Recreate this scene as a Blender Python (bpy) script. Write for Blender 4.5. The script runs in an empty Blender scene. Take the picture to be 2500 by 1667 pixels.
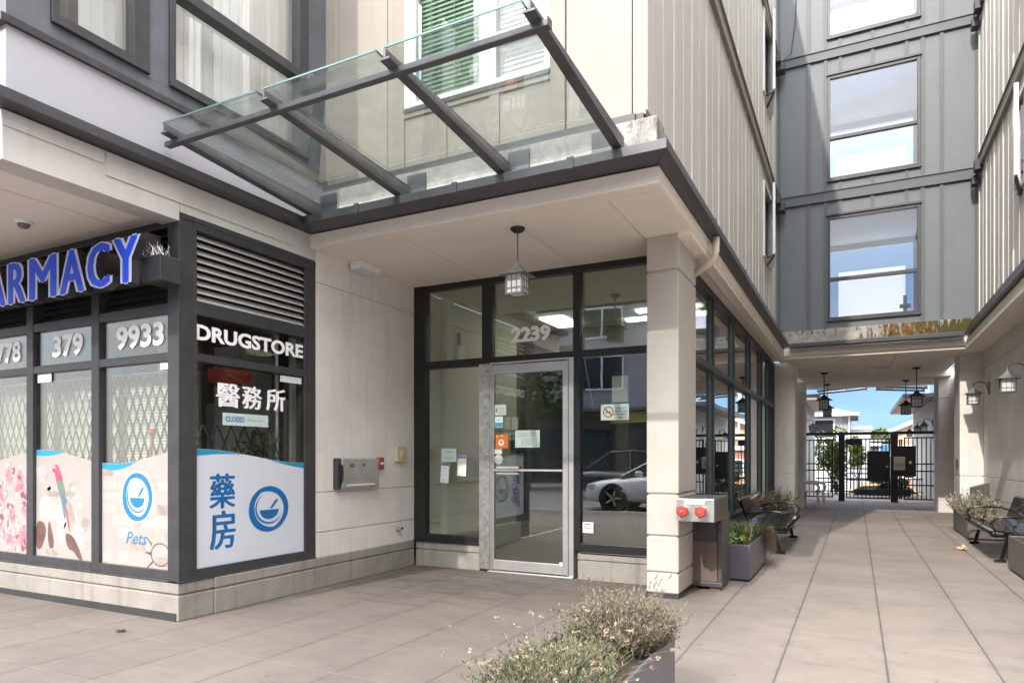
import bpy, bmesh, math, random
from mathutils import Vector, Matrix, Quaternion
random.seed(7)
R = math.radians
SC = bpy.context.scene
COL = SC.collection

# ------------------------------------------------------------------ camera
cam_d = bpy.data.cameras.new('camera'); cam = bpy.data.objects.new('camera', cam_d); COL.objects.link(cam)
cam_d.sensor_width = 36.0; cam_d.lens = 1650.0/2500.0*36.0
cam_d.shift_y = (1117-833.5)/2500.0
cam_d.clip_start = 0.05; cam_d.clip_end = 1000
cam.location = (0, 0, 1.25); cam.rotation_euler = (R(90), 0, R(27.0))
SC.camera = cam

# ------------------------------------------------------------------ sky, sun, exposure
SUN = Vector((0.19, 1.37, -1.0)).normalized()
W = bpy.data.worlds.new('World'); SC.world = W; W.use_nodes = True
nt = W.node_tree; nt.nodes.clear()
def wn(t, **k):
    n = nt.nodes.new(t)
    for a, v in k.items(): setattr(n, a, v)
    return n
sky = wn('ShaderNodeTexSky', sky_type='NISHITA', sun_disc=False)
sky.sun_elevation = math.asin(-SUN.z); sky.sun_rotation = math.atan2(-SUN.x, -SUN.y)
sky.air_density = 1.0; sky.dust_density = 0.4; sky.ozone_density = 2.5
tc = wn('ShaderNodeTexCoord')
mp = wn('ShaderNodeMapping'); mp.inputs['Scale'].default_value = (1.0, 1.0, 3.2); mp.inputs['Location'].default_value = (0.35, 0.1, 0.2)
nt.links.new(tc.outputs['Generated'], mp.inputs['Vector'])
ns = wn('ShaderNodeTexNoise'); ns.inputs['Scale'].default_value = 2.1; ns.inputs['Detail'].default_value = 9; ns.inputs['Roughness'].default_value = 0.58
nt.links.new(mp.outputs[0], ns.inputs['Vector'])
sep = wn('ShaderNodeSeparateXYZ'); nt.links.new(tc.outputs['Generated'], sep.inputs[0])
# more cloud over the street side of the sky, a few wisps over the courtyard
bias = wn('ShaderNodeMapRange'); bias.inputs['From Min'].default_value = 0.9; bias.inputs['From Max'].default_value = -0.6
bias.inputs['To Min'].default_value = 0.0; bias.inputs['To Max'].default_value = 0.27
nt.links.new(sep.outputs['Y'], bias.inputs['Value'])
add = wn('ShaderNodeMath', operation='ADD'); nt.links.new(ns.outputs['Fac'], add.inputs[0]); nt.links.new(bias.outputs[0], add.inputs[1])
rmp = wn('ShaderNodeMapRange', interpolation_type='SMOOTHSTEP'); rmp.inputs['From Min'].default_value = 0.46; rmp.inputs['From Max'].default_value = 0.74
rmp.inputs['To Max'].default_value = 0.92
nt.links.new(add.outputs[0], rmp.inputs['Value'])
mixc = wn('ShaderNodeMix', data_type='RGBA'); mixc.inputs['B'].default_value = (5.3, 5.15, 5.0, 1)
nt.links.new(rmp.outputs[0], mixc.inputs['Factor']); nt.links.new(sky.outputs[0], mixc.inputs['A'])
# hazy veil: brightest overhead, clear darker blue low over the horizon
ys_ = wn('ShaderNodeMapRange'); ys_.inputs['From Min'].default_value = 0.3; ys_.inputs['From Max'].default_value = -0.6; nt.links.new(sep.outputs['Y'], ys_.inputs['Value'])
low = wn('ShaderNodeMapRange', interpolation_type='SMOOTHSTEP'); low.inputs['From Min'].default_value = 0.22; low.inputs['From Max'].default_value = 0.85
low.inputs['To Min'].default_value = 0.50; low.inputs['To Max'].default_value = 8.8
nt.links.new(sep.outputs['Z'], low.inputs['Value'])
lowy = wn('ShaderNodeMath', operation='MULTIPLY_ADD'); lowy.inputs[1].default_value = 0.75; nt.links.new(ys_.outputs[0], lowy.inputs[0]); nt.links.new(low.outputs[0], lowy.inputs[2])
dim = wn('ShaderNodeVectorMath', operation='SCALE'); nt.links.new(mixc.outputs['Result'], dim.inputs[0]); nt.links.new(lowy.outputs[0], dim.inputs['Scale'])
bg = wn('ShaderNodeBackground'); bg.inputs['Strength'].default_value = 0.15
hz = wn('ShaderNodeMapRange', interpolation_type='SMOOTHSTEP'); hz.inputs['From Min'].default_value = 0.0; hz.inputs['From Max'].default_value = 0.28
nt.links.new(sep.outputs['Z'], hz.inputs['Value'])
tint = wn('ShaderNodeMix', data_type='RGBA'); tint.inputs['A'].default_value = (0.60, 0.90, 1.36, 1); tint.inputs['B'].default_value = (1, 1, 1, 1); 
ys = wn('ShaderNodeMapRange'); ys.inputs['From Min'].default_value = 0.55; ys.inputs['From Max'].default_value = -0.25; nt.links.new(sep.outputs['Y'], ys.inputs['Value'])
hm = wn('ShaderNodeMath', operation='MAXIMUM'); nt.links.new(hz.outputs[0], hm.inputs[0]); nt.links.new(ys.outputs[0], hm.inputs[1])
nt.links.new(hm.outputs[0], tint.inputs['Factor'])
mt_ = wn('ShaderNodeVectorMath', operation='MULTIPLY'); nt.links.new(dim.outputs[0], mt_.inputs[0]); nt.links.new(tint.outputs['Result'], mt_.inputs[1])
nt.links.new(mt_.outputs[0], bg.inputs['Color'])
wo = wn('ShaderNodeOutputWorld'); nt.links.new(bg.outputs[0], wo.inputs['Surface'])
sd = bpy.data.lights.new('sun', 'SUN'); sd.energy = 2.5; sd.angle = R(0.6); sd.color = (1.0, 0.93, 0.84)
so = bpy.data.objects.new('sun', sd); COL.objects.link(so); so.rotation_mode = 'QUATERNION'
so.rotation_quaternion = SUN.to_track_quat('-Z', 'Y'); so.location = (0, -20, 30)
SC.view_settings.view_transform = 'Standard'; SC.view_settings.look = 'None'
SC.view_settings.exposure = 0.60; SC.view_settings.gamma = 1.0
try:
    SC.cycles.max_bounces = 14; SC.cycles.transparent_max_bounces = 24; SC.cycles.glossy_bounces = 6; SC.cycles.diffuse_bounces = 5
    SC.cycles.caustics_reflective = False; SC.cycles.caustics_refractive = False
except Exception: pass

# ------------------------------------------------------------------ materials
MATS = {}
def M(name, col, rough=0.6, metal=0.0, var=0.10, vs=2.5, bump=0.0, bs=90, streak=0.0, spec=0.5, speck=0.0, coat=0.0, grime=0.0):
    m = bpy.data.materials.new(name); m.use_nodes = True
    t = m.node_tree; N = t.nodes; L = t.links
    b = N['Principled BSDF']
    b.inputs['Roughness'].default_value = rough; b.inputs['Metallic'].default_value = metal
    b.inputs['Specular IOR Level'].default_value = spec
    if coat: b.inputs['Coat Weight'].default_value = coat
    co = N.new('ShaderNodeTexCoord')
    n1 = N.new('ShaderNodeTexNoise'); n1.inputs['Scale'].default_value = vs; n1.inputs['Detail'].default_value = 7; n1.inputs['Roughness'].default_value = 0.65
    L.new(co.outputs['Object'], n1.inputs['Vector'])
    mr = N.new('ShaderNodeMapRange'); mr.inputs['From Min'].default_value = 0.3; mr.inputs['From Max'].default_value = 0.7
    mr.inputs['To Min'].default_value = 1-var; mr.inputs['To Max'].default_value = 1+var
    L.new(n1.outputs['Fac'], mr.inputs['Value'])
    fac = mr.outputs[0]
    def mul(a, o):
        x = N.new('ShaderNodeMath'); x.operation = 'MULTIPLY'; L.new(a, x.inputs[0]); L.new(o, x.inputs[1]); return x.outputs[0]
    if streak:
        mpn = N.new('ShaderNodeMapping'); mpn.inputs['Scale'].default_value = (9, 9, 0.5); L.new(co.outputs['Object'], mpn.inputs['Vector'])
        n2 = N.new('ShaderNodeTexNoise'); n2.inputs['Scale'].default_value = 1.3; n2.inputs['Detail'].default_value = 5; L.new(mpn.outputs[0], n2.inputs['Vector'])
        m2 = N.new('ShaderNodeMapRange'); m2.inputs['From Min'].default_value = 0.52; m2.inputs['From Max'].default_value = 0.75
        m2.inputs['To Min'].default_value = 1.0; m2.inputs['To Max'].default_value = 1-streak
        L.new(n2.outputs['Fac'], m2.inputs['Value']); fac = mul(fac, m2.outputs[0])
    if speck:
        n3 = N.new('ShaderNodeTexNoise'); n3.inputs['Scale'].default_value = 38; n3.inputs['Detail'].default_value = 3; L.new(co.outputs['Object'], n3.inputs['Vector'])
        m3 = N.new('ShaderNodeMapRange'); m3.inputs['From Min'].default_value = 0.66; m3.inputs['From Max'].default_value = 0.76
        m3.inputs['To Min'].default_value = 1.0; m3.inputs['To Max'].default_value = 1-speck
        L.new(n3.outputs['Fac'], m3.inputs['Value']); fac = mul(fac, m3.outputs[0])
    if grime:
        n4 = N.new('ShaderNodeTexNoise'); n4.inputs['Scale'].default_value = 1.1; n4.inputs['Detail'].default_value = 10; n4.inputs['Roughness'].default_value = 0.72; L.new(co.outputs['Object'], n4.inputs['Vector'])
        m4 = N.new('ShaderNodeMapRange'); m4.inputs['From Min'].default_value = 0.53; m4.inputs['From Max'].default_value = 0.72
        m4.inputs['To Min'].default_value = 1.0; m4.inputs['To Max'].default_value = 1-grime
        L.new(n4.outputs['Fac'], m4.inputs['Value']); fac = mul(fac, m4.outputs[0])
    vm = N.new('ShaderNodeVectorMath'); vm.operation = 'SCALE'; vm.inputs[0].default_value = col[:3]
    L.new(fac, vm.inputs['Scale']); L.new(vm.outputs[0], b.inputs['Base Color'])
    if bump:
        nb = N.new('ShaderNodeTexNoise'); nb.inputs['Scale'].default_value = bs; nb.inputs['Detail'].default_value = 4; L.new(co.outputs['Object'], nb.inputs['Vector'])
        bp = N.new('ShaderNodeBump'); bp.inputs['Strength'].default_value = bump; bp.inputs['Distance'].default_value = 0.01
        L.new(nb.outputs['Fac'], bp.inputs['Height']); L.new(bp.outputs[0], b.inputs['Normal'])
    MATS[name] = m; return m

def glass(name, tint=(0.9, 0.95, 0.93), base=0.08, rough=0.0, power=4.0, refl=(1, 1, 1), dust=0.0):
    m = bpy.data.materials.new(name); m.use_nodes = True
    t = m.node_tree; N = t.nodes; L = t.links; N.clear()
    out = N.new('ShaderNodeOutputMaterial'); mx = N.new('ShaderNodeMixShader')
    tr = N.new('ShaderNodeBsdfTransparent'); tr.inputs[0].default_value = (*tint, 1)
    gl = N.new('ShaderNodeBsdfGlossy'); gl.inputs['Roughness'].default_value = rough; gl.inputs[0].default_value = (*refl, 1)
    lw = N.new('ShaderNodeLayerWeight'); lw.inputs['Blend'].default_value = 0.5
    pw = N.new('ShaderNodeMath'); pw.operation = 'POWER'; pw.inputs[1].default_value = power; L.new(lw.outputs['Facing'], pw.inputs[0])
    ma = N.new('ShaderNodeMath'); ma.operation = 'MULTIPLY_ADD'; ma.inputs[1].default_value = 1-base; ma.inputs[2].default_value = base
    L.new(pw.outputs[0], ma.inputs[0]); L.new(ma.outputs[0], mx.inputs[0])
    L.new(tr.outputs[0], mx.inputs[1]); L.new(gl.outputs[0], mx.inputs[2]); L.new(mx.outputs[0], out.inputs[0])
    # faint waviness of real panes
    co = N.new('ShaderNodeTexCoord'); nz = N.new('ShaderNodeTexNoise'); nz.inputs['Scale'].default_value = 1.4; nz.inputs['Detail'].default_value = 1
    L.new(co.outputs['Object'], nz.inputs['Vector'])
    bp = N.new('ShaderNodeBump'); bp.inputs['Strength'].default_value = 0.05; bp.inputs['Distance'].default_value = 0.02
    L.new(nz.outputs['Fac'], bp.inputs['Height']); L.new(bp.outputs[0], gl.inputs['Normal'])
    if dust:
        nd = N.new('ShaderNodeTexNoise'); nd.inputs['Scale'].default_value = 2.2; nd.inputs['Detail'].default_value = 9; nd.inputs['Roughness'].default_value = 0.7; L.new(co.outputs['Object'], nd.inputs['Vector'])
        md = N.new('ShaderNodeMapRange'); md.inputs['From Min'].default_value = 0.4; md.inputs['From Max'].default_value = 0.75; md.inputs['To Min'].default_value = dust*0.15; md.inputs['To Max'].default_value = dust; L.new(nd.outputs['Fac'], md.inputs['Value'])
        df = N.new('ShaderNodeBsdfDiffuse'); df.inputs[0].default_value = (0.52, 0.57, 0.58, 1); m3 = N.new('ShaderNodeMixShader')
        L.new(md.outputs[0], m3.inputs[0]); L.new(mx.outputs[0], m3.inputs[1]); L.new(df.outputs[0], m3.inputs[2]); L.new(m3.outputs[0], out.inputs[0])
    MATS[name] = m; return m

def emit(name, col, s):
    m = bpy.data.materials.new(name); m.use_nodes = True
    b = m.node_tree.nodes['Principled BSDF']
    b.inputs['Emission Color'].default_value = (*col, 1); b.inputs['Emission Strength'].default_value = s
    b.inputs['Base Color'].default_value = (*col, 1); MATS[name] = m; return m

stucco = M('stucco', (0.74, 0.71, 0.67), 0.85, var=0.10, vs=1.4, bump=0.25, bs=160, streak=0.11, speck=0.12, grime=0.10)
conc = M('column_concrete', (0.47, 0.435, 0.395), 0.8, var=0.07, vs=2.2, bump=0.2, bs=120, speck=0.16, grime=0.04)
basec = M('base_concrete', (0.29, 0.27, 0.24), 0.85, var=0.12, vs=3, bump=0.35, bs=70, streak=0.25, speck=0.15, grime=0.28)
soffm = M('soffit_paint', (0.83, 0.765, 0.68), 0.85, var=0.06, vs=1.1, bump=0.15, bs=200, grime=0.05)
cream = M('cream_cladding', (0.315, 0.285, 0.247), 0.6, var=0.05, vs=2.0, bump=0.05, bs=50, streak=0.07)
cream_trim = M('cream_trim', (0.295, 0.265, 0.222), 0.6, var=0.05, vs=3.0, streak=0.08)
ribm = M('ribbed_metal', (0.54, 0.51, 0.47), 0.5, var=0.07, vs=0.9, streak=0.16, grime=0.07)
rib_l = M('rib_edge', (0.62, 0.59, 0.54), 0.5, var=0.04, streak=0.08)
beltm = M('belt_trim', (0.25, 0.23, 0.205), 0.5, var=0.08, streak=0.1)
darkm = M('dark_frame', (0.042, 0.042, 0.046), 0.42, var=0.2, vs=6, streak=0.12, grime=0.1)
blackm = M('black_frame', (0.014, 0.014, 0.015), 0.35, var=0.15, vs=6)
gutm = M('gutter_metal', (0.07, 0.07, 0.077), 0.38, metal=0.25, var=0.22, vs=2.2, streak=0.15, grime=0.2, bump=0.05, bs=12)
bayd = M('bay_board', (0.115, 0.122, 0.137), 0.5, var=0.16, vs=4, streak=0.2, grime=0.14, bump=0.1, bs=40)
lav = M('pale_band', (0.42, 0.415, 0.445), 0.7, var=0.04, vs=2.0, speck=0.05, grime=0.05)
linkm = M('link_panel', (0.125, 0.142, 0.155), 0.5, var=0.06, vs=1.5, streak=0.06, bump=0.06, bs=60)
linkb = M('link_batten', (0.085, 0.092, 0.10), 0.5, var=0.08, vs=2.0, streak=0.08)
whitep = M('white_vinyl_frame', (0.78, 0.78, 0.77), 0.4, var=0.03)
blindw = M('blind_white', (0.86, 0.85, 0.81), 0.6, var=0.04, vs=1.0)
blindg = M('blind_green', (0.26, 0.42, 0.27), 0.5, var=0.08, vs=1.5)
blindt = M('blind_teal', (0.68, 0.70, 0.61), 0.6, var=0.06, vs=1.5)
alum = M('aluminium', (0.62, 0.61, 0.61), 0.34, metal=0.75, var=0.08, vs=5, bump=0.03, bs=40)
battered = M('battered_steel', (0.58, 0.57, 0.56), 0.3, metal=0.85, var=0.3, vs=16, bump=0.9, bs=14)
steel = M('stainless', (0.60, 0.59, 0.57), 0.36, metal=0.9, var=0.15, vs=9, bump=0.05, bs=30)
galv = M('painted_steel', (0.085, 0.08, 0.077), 0.45, metal=0.3, var=0.25, vs=4, streak=0.25, grime=0.25)
rusty = M('rusty_panel', (0.17, 0.125, 0.105), 0.5, metal=0.2, var=0.3, vs=5, streak=0.3, grime=0.3)
redp = M('red_paint', (0.40, 0.045, 0.035), 0.5, var=0.3, vs=14, grime=0.3)
bluel = M('blue_acrylic', (0.008, 0.07, 0.72), 0.4, var=0.05, spec=0.3)
edgel = M('letter_edge', (0.52, 0.55, 0.72), 0.35, var=0.05)
wtxt = M('white_lettering', (0.90, 0.89, 0.89), 0.5, var=0.02)
vinyl = M('vinyl_white', (0.60, 0.63, 0.70), 0.45, var=0.02)
vinylp = M('vinyl_pink', (0.36, 0.33, 0.315), 0.45, var=0.05, vs=5)
cyanv = M('vinyl_cyan', (0.015, 0.26, 0.45), 0.4, var=0.04)
blogo = M('logo_blue', (0.006, 0.13, 0.38), 0.4, var=0.03)
blogo2 = M('logo_sky_blue', (0.02, 0.17, 0.34), 0.4, var=0.03)
pinkf = M('feather_pink', (0.40, 0.07, 0.13), 0.5, var=0.35, vs=18)
greenf = M('feather_green', (0.14, 0.21, 0.16), 0.5, var=0.3, vs=14)
bluef = M('feather_blue', (0.10, 0.17, 0.26), 0.5, var=0.2, vs=14)
dogb = M('print_brown', (0.14, 0.075, 0.07), 0.5, var=0.3, vs=12)
printg = M('print_beige', (0.34, 0.295, 0.26), 0.5, var=0.3, vs=7)
printl = M('print_pale', (0.43, 0.385, 0.36), 0.5, var=0.2, vs=7)
paperm = M('paper', (0.72, 0.75, 0.72), 0.6, var=0.03)
paperg = M('paper_green', (0.50, 0.62, 0.57), 0.6, var=0.04)
inkm = M('ink', (0.10, 0.13, 0.16), 0.6, var=0.1)
inkg = M('grey_ink', (0.28, 0.33, 0.34), 0.6, var=0.1)
purple = M('purple_print', (0.18, 0.09, 0.36), 0.5)
orange = M('orange_sticker', (0.70, 0.17, 0.03), 0.5)
skyb = M('sky_blue_sticker', (0.08, 0.32, 0.60), 0.5)
benchm = M('bench_black', (0.014, 0.014, 0.016), 0.2, metal=0.3, var=0.2, coat=0.7)
plantm = M('planter_slate', (0.105, 0.105, 0.122), 0.4, var=0.1, vs=3, grime=0.12, streak=0.1)
plantw = M('planter_brown', (0.135, 0.115, 0.10), 0.45, var=0.1, vs=3, grime=0.12)
soil = M('soil', (0.05, 0.035, 0.025), 0.95, var=0.4, vs=30, bump=1.0, bs=60)
lamph = M('lantern_metal', (0.20, 0.20, 0.195), 0.5, metal=0.3, var=0.15, vs=10)
lampd = M('lantern_dark', (0.022, 0.022, 0.023), 0.5, metal=0.2, var=0.15, vs=10)
frost = M('frosted_glass', (0.66, 0.67, 0.68), 0.35, var=0.06, vs=14)
plasw = M('white_plastic', (0.62, 0.60, 0.54), 0.45, var=0.06)
olive = M('lobby_wall', (0.66, 0.66, 0.55), 0.8, var=0.04)
lobc = M('lobby_ceiling', (0.66, 0.66, 0.56), 0.9, var=0.03)
lobf = M('lobby_floor', (0.13, 0.125, 0.11), 0.35, var=0.12, vs=3)
lobp = M('lobby_pilaster', (0.62, 0.68, 0.56), 0.7, var=0.03)
intd = M('shop_interior', (0.16, 0.145, 0.125), 0.8, var=0.15)
gateb = M('gate_black', (0.010, 0.010, 0.011), 0.45, var=0.2)
roofg = M('roof_grey', (0.12, 0.12, 0.13), 0.85, var=0.15, vs=5)
sidw = M('white_siding', (0.38, 0.38, 0.40), 0.7, var=0.03)
sidt = M('tan_siding', (0.62, 0.50, 0.36), 0.7, var=0.04)
sidd = M('dark_siding', (0.12, 0.125, 0.14), 0.7, var=0.05)
brick = M('brick_red', (0.42, 0.20, 0.14), 0.85, var=0.15, vs=9)
glassd = M('dark_window', (0.02, 0.023, 0.027), 0.08, var=0.1, spec=0.8)
asph = M('asphalt', (0.17, 0.165, 0.165), 0.85, var=0.12, vs=3, bump=0.4, bs=120)
leafA = M('leaf_green', (0.065, 0.105, 0.025), 0.6, var=0.45, vs=3.5)
leafB = M('leaf_bright', (0.12, 0.20, 0.035), 0.6, var=0.35, vs=5)
leafY = M('leaf_olive', (0.14, 0.135, 0.035), 0.65, var=0.35, vs=1.2)
leafG = M('leaf_grey', (0.185, 0.152, 0.122), 0.75, var=0.35, vs=9)
leafS = M('leaf_sage', (0.105, 0.125, 0.062), 0.7, var=0.4, vs=9)
leafW = M('leaf_silver', (0.36, 0.34, 0.25), 0.75, var=0.3, vs=9)
strawm = M('dry_straw', (0.30, 0.22, 0.125), 0.8, var=0.3, vs=9)
petal = M('dry_petal', (0.30, 0.22, 0.17), 0.8, var=0.25, vs=20)
violet = M('violet_bud', (0.06, 0.04, 0.14), 0.7, var=0.2)
stemm = M('stem', (0.17, 0.14, 0.09), 0.8, var=0.25, vs=12)
barkm = M('bark', (0.12, 0.10, 0.085), 0.9, var=0.25, vs=9)
carw = M('car_white', (0.75, 0.76, 0.77), 0.25, var=0.02, coat=0.8)
card = M('car_dark', (0.025, 0.028, 0.032), 0.22, var=0.05, coat=0.8)
rub = M('rubber', (0.02, 0.02, 0.02), 0.8)
yellow = M('yellow_wrap', (0.75, 0.47, 0.03), 0.45, var=0.3, vs=30)
oppw = M('street_wall', (0.33, 0.33, 0.35), 0.8, var=0.05)
beige = M('beige_plastic', (0.52, 0.45, 0.30), 0.5, var=0.05)
beigep = M('downspout_paint', (0.56, 0.48, 0.40), 0.5, var=0.08, vs=5, grime=0.1)
lightp = emit('ceiling_panel_light', (0.97, 1.0, 0.90), 5.0)
teale = M('mullion_edge', (0.11, 0.19, 0.19), 0.3, metal=0.3, var=0.1)

g_entry = glass('glass_entry', (0.885, 0.91, 0.87), 0.115, power=3.2)
g_side = glass('glass_side', (0.80, 0.82, 0.80), 0.17, power=2.4)
g_shop = glass('glass_shop', (0.95, 0.965, 0.945), 0.07, power=3.2)
g_drug = glass('glass_drug', (0.86, 0.88, 0.86), 0.03, power=4)
g_bay = glass('glass_bay', (0.965, 0.97, 0.97), 0.07, power=3)
g_link = glass('glass_link', (0.84, 0.86, 0.88), 0.085, power=3, refl=(0.93, 0.96, 1.0))
g_can = glass('glass_canopy', (0.925, 0.965, 0.952), 0.105, power=2.8, dust=0.17)
g_mir = glass('glass_dark', (0.12, 0.13, 0.14), 0.22, power=3)

# ------------------------------------------------------------------ mesh builder
ORG = {}
class MB:
    def __init__(s): s.bm = bmesh.new(); s.mats = []; s.mi = 0
    def mat(s, m):
        if m not in s.mats: s.mats.append(m)
        s.mi = s.mats.index(m); return s
    def face(s, vs):
        try:
            f = s.bm.faces.new(vs); f.material_index = s.mi; return f
        except ValueError: return None
    def poly(s, pts): return s.face([s.bm.verts.new(p) for p in pts])
    def box(s, x0, x1, y0, y1, z0, z1):
        if x0 > x1: x0, x1 = x1, x0
        if y0 > y1: y0, y1 = y1, y0
        if z0 > z1: z0, z1 = z1, z0
        v = [s.bm.verts.new((x, y, z)) for z in (z0, z1) for y in (y0, y1) for x in (x0, x1)]
        for q in ((0, 2, 3, 1), (4, 5, 7, 6), (0, 1, 5, 4), (2, 6, 7, 3), (0, 4, 6, 2), (1, 3, 7, 5)): s.face([v[i] for i in q])
        return s
    def hexa(s, a, b):       # two quads (4 points each, same winding) joined into a solid
        va = [s.bm.verts.new(p) for p in a]; vb = [s.bm.verts.new(p) for p in b]
        s.face(va[::-1]); s.face(vb)
        for i in range(len(va)):
            j = (i+1) % len(va); s.face([va[i], va[j], vb[j], vb[i]])
        return s
    def bar(s, p, q, w, h=None, up=(0, 0, 1)):
        h = h or w; p = Vector(p); q = Vector(q); d = (q-p).normalized(); u = Vector(up)
        if abs(d.dot(u)) > 0.99: u = Vector((0, 1, 0))
        r = d.cross(u).normalized(); u = r.cross(d).normalized()
        c = [(-w/2, -h/2), (w/2, -h/2), (w/2, h/2), (-w/2, h/2)]
        return s.hexa([p+r*a+u*b for a, b in c], [q+r*a+u*b for a, b in c])
    def tube(s, pts, r, n=8, cap=True):
        pts = [Vector(p) for p in pts]; rings = []; prev = None
        rr = r if isinstance(r, (list, tuple)) else [r]*len(pts)
        for i, p in enumerate(pts):
            a = pts[max(i-1, 0)]; b = pts[min(i+1, len(pts)-1)]; d = (b-a).normalized()
            if prev is None:
                u = Vector((0, 0, 1)) if abs(d.z) < 0.9 else Vector((1, 0, 0)); x = d.cross(u).normalized()
            else: x = (prev - d*prev.dot(d)).normalized()
            prev = x; y = d.cross(x)
            rings.append([s.bm.verts.new(p + (x*math.cos(t)+y*math.sin(t))*rr[i]) for t in (2*math.pi*k/n for k in range(n))])
        for a, b in zip(rings, rings[1:]):
            for k in range(n): s.face([a[k], a[(k+1) % n], b[(k+1) % n], b[k]])
        if cap: s.face(rings[0][::-1]); s.face(rings[-1])
        return s
    def lathe(s, prof, c=(0, 0, 0), n=20, axis='z'):
        rings = []
        for r, h in prof:
            ring = []
            for k in range(n):
                t = 2*math.pi*k/n; a, b = r*math.cos(t), r*math.sin(t)
                p = {'z': (a, b, h), 'y': (a, h, b), 'x': (h, a, b)}[axis]
                ring.append(s.bm.verts.new((p[0]+c[0], p[1]+c[1], p[2]+c[2])))
            rings.append(ring)
        for a, b in zip(rings, rings[1:]):
            for k in range(n): s.face([a[k], a[(k+1) % n], b[(k+1) % n], b[k]])
        s.face(rings[0][::-1]); s.face(rings[-1]); return s
    def prism(s, pts, T, t):   # pts: 2-D outline; T(u,v,w) -> 3-D; t thickness
        return s.hexa([T(u, v, 0) for u, v in pts], [T(u, v, t) for u, v in pts])
    def fat(s, body, T, u0, u1, v0, v1, t=0.004, bold=0.0, w=0.008, n=3):
        for k in range(n):
            o = w*(k-(n-1)/2); c = t+0.00025*k
            s.text(body, T, u0+w+o, u1-w+o, v0, v1, c, bold)
        for k in (-1, 1): s.text(body, T, u0+w, u1-w, v0+w*.4*k, v1+w*.4*k, t+0.00025*(n+(k > 0)), bold)
        return s
    def text(s, body, T, u0, u1, v0, v1, t=0.004, bold=0.0, shear=0.0):
        cu = bpy.data.curves.new('txt', 'FONT'); cu.body = body; cu.size = 1.0; cu.offset = bold; cu.shear = shear; cu.resolution_u = 3
        o = bpy.data.objects.new('txt', cu); COL.objects.link(o)
        bpy.context.view_layer.update()
        me = bpy.data.meshes.new_from_object(o.evaluated_get(bpy.context.evaluated_depsgraph_get()))
        bpy.data.objects.remove(o); bpy.data.curves.remove(cu)
        if not me.vertices: return s
        xs = [v.co.x for v in me.vertices]; ys = [v.co.y for v in me.vertices]
        ax, bx, ay, by = min(xs), max(xs), min(ys), max(ys)
        if u1 is None: u1 = u0 + (bx-ax)/(by-ay)*(v1-v0)
        f = lambda p: (u0+(p.x-ax)/(bx-ax)*(u1-u0), v0+(p.y-ay)/(by-ay)*(v1-v0))
        b2 = bmesh.new(); b2.from_mesh(me); bpy.data.meshes.remove(me)
        bmesh.ops.remove_doubles(b2, verts=b2.verts, dist=1e-5)
        fr = {v: s.bm.verts.new(T(*f(v.co), t)) for v in b2.verts}
        for fc in b2.faces: s.face([fr[v] for v in fc.verts])
        if t > 0.0011:
            bk = {v: s.bm.verts.new(T(*f(v.co), 0)) for v in b2.verts}
            for e in b2.edges:
                if len(e.link_faces) == 1: s.face([fr[e.verts[0]], fr[e.verts[1]], bk[e.verts[1]], bk[e.verts[0]]])
        b2.free(); return s
    def bevel(s, w=0.006, seg=1):
        bmesh.ops.bevel(s.bm, geom=list(s.bm.edges), offset=w, segments=seg, affect='EDGES', clamp_overlap=True); return s
    def build(s, name, mat=None, parent=None, smooth=False, bev=0.0, recalc=True):
        if recalc: bmesh.ops.recalc_face_normals(s.bm, faces=s.bm.faces)
        o0 = ORG.get(parent.name, Vector()) if parent else Vector()
        if o0.length: bmesh.ops.translate(s.bm, verts=s.bm.verts, vec=-o0)
        me = bpy.data.meshes.new(name); s.bm.to_mesh(me); s.bm.free()
        for m in (s.mats or [mat]): me.materials.append(m)
        if smooth:
            for p in me.polygons: p.use_smooth = True
        o = bpy.data.objects.new(name, me); COL.objects.link(o)
        if parent: o.parent = parent; ORG[o.name] = o0
        if bev:
            b = o.modifiers.new('bevel', 'BEVEL'); b.width = bev; b.segments = 2; b.limit_method = 'ANGLE'; b.angle_limit = R(40)
        return o
def pieces(m, name, parent, bev=0.0):
    """one object per connected piece"""
    bmesh.ops.recalc_face_normals(m.bm, faces=m.bm.faces); m.bm.verts.index_update(); seen = set(); out = []
    for v0 in m.bm.verts:
        if v0 in seen: continue
        st = [v0]; comp = []; seen.add(v0)
        while st:
            v = st.pop(); comp.append(v)
            for e in v.link_edges:
                w = e.other_vert(v)
                if w not in seen: seen.add(w); st.append(w)
        q = MB(); q.mats = list(m.mats); mp_ = {v: q.bm.verts.new(v.co) for v in comp}
        for f in {f for v in comp for f in v.link_faces}:
            g = q.bm.faces.new([mp_[v] for v in f.verts]); g.material_index = f.material_index
        out.append(q.build(name, parent=parent, bev=bev))
    m.bm.free(); return out
def mb(m=None):
    x = MB()
    if m: x.mat(m)
    return x
def tag(o, label=None, cat=None, group=None, kind=None):
    if label: o['label'] = label
    if cat: o['category'] = cat
    if group: o['group'] = group
    if kind: o['kind'] = kind
    return o
def thing(name, label, cat, loc=(0, 0, 0), rz=0.0, group=None, local=False):
    o = bpy.data.objects.new(name, None); COL.objects.link(o); o.empty_display_size = 0.1
    o.location = loc; o.rotation_euler = (0, 0, rz)
    ORG[o.name] = Vector() if local else Vector(loc)
    return tag(o, label, cat, group)
def kids(o): return [c for c in bpy.data.objects if c.parent == o]
def dup(o, loc, rz, label, parent=None):
    c = o.copy(); COL.objects.link(c)
    if parent is None: c.location = loc; c.rotation_euler = (0, 0, rz); c['label'] = label
    else: c.parent = parent
    for k in kids(o): dup(k, None, None, None, c)
    return c
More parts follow.
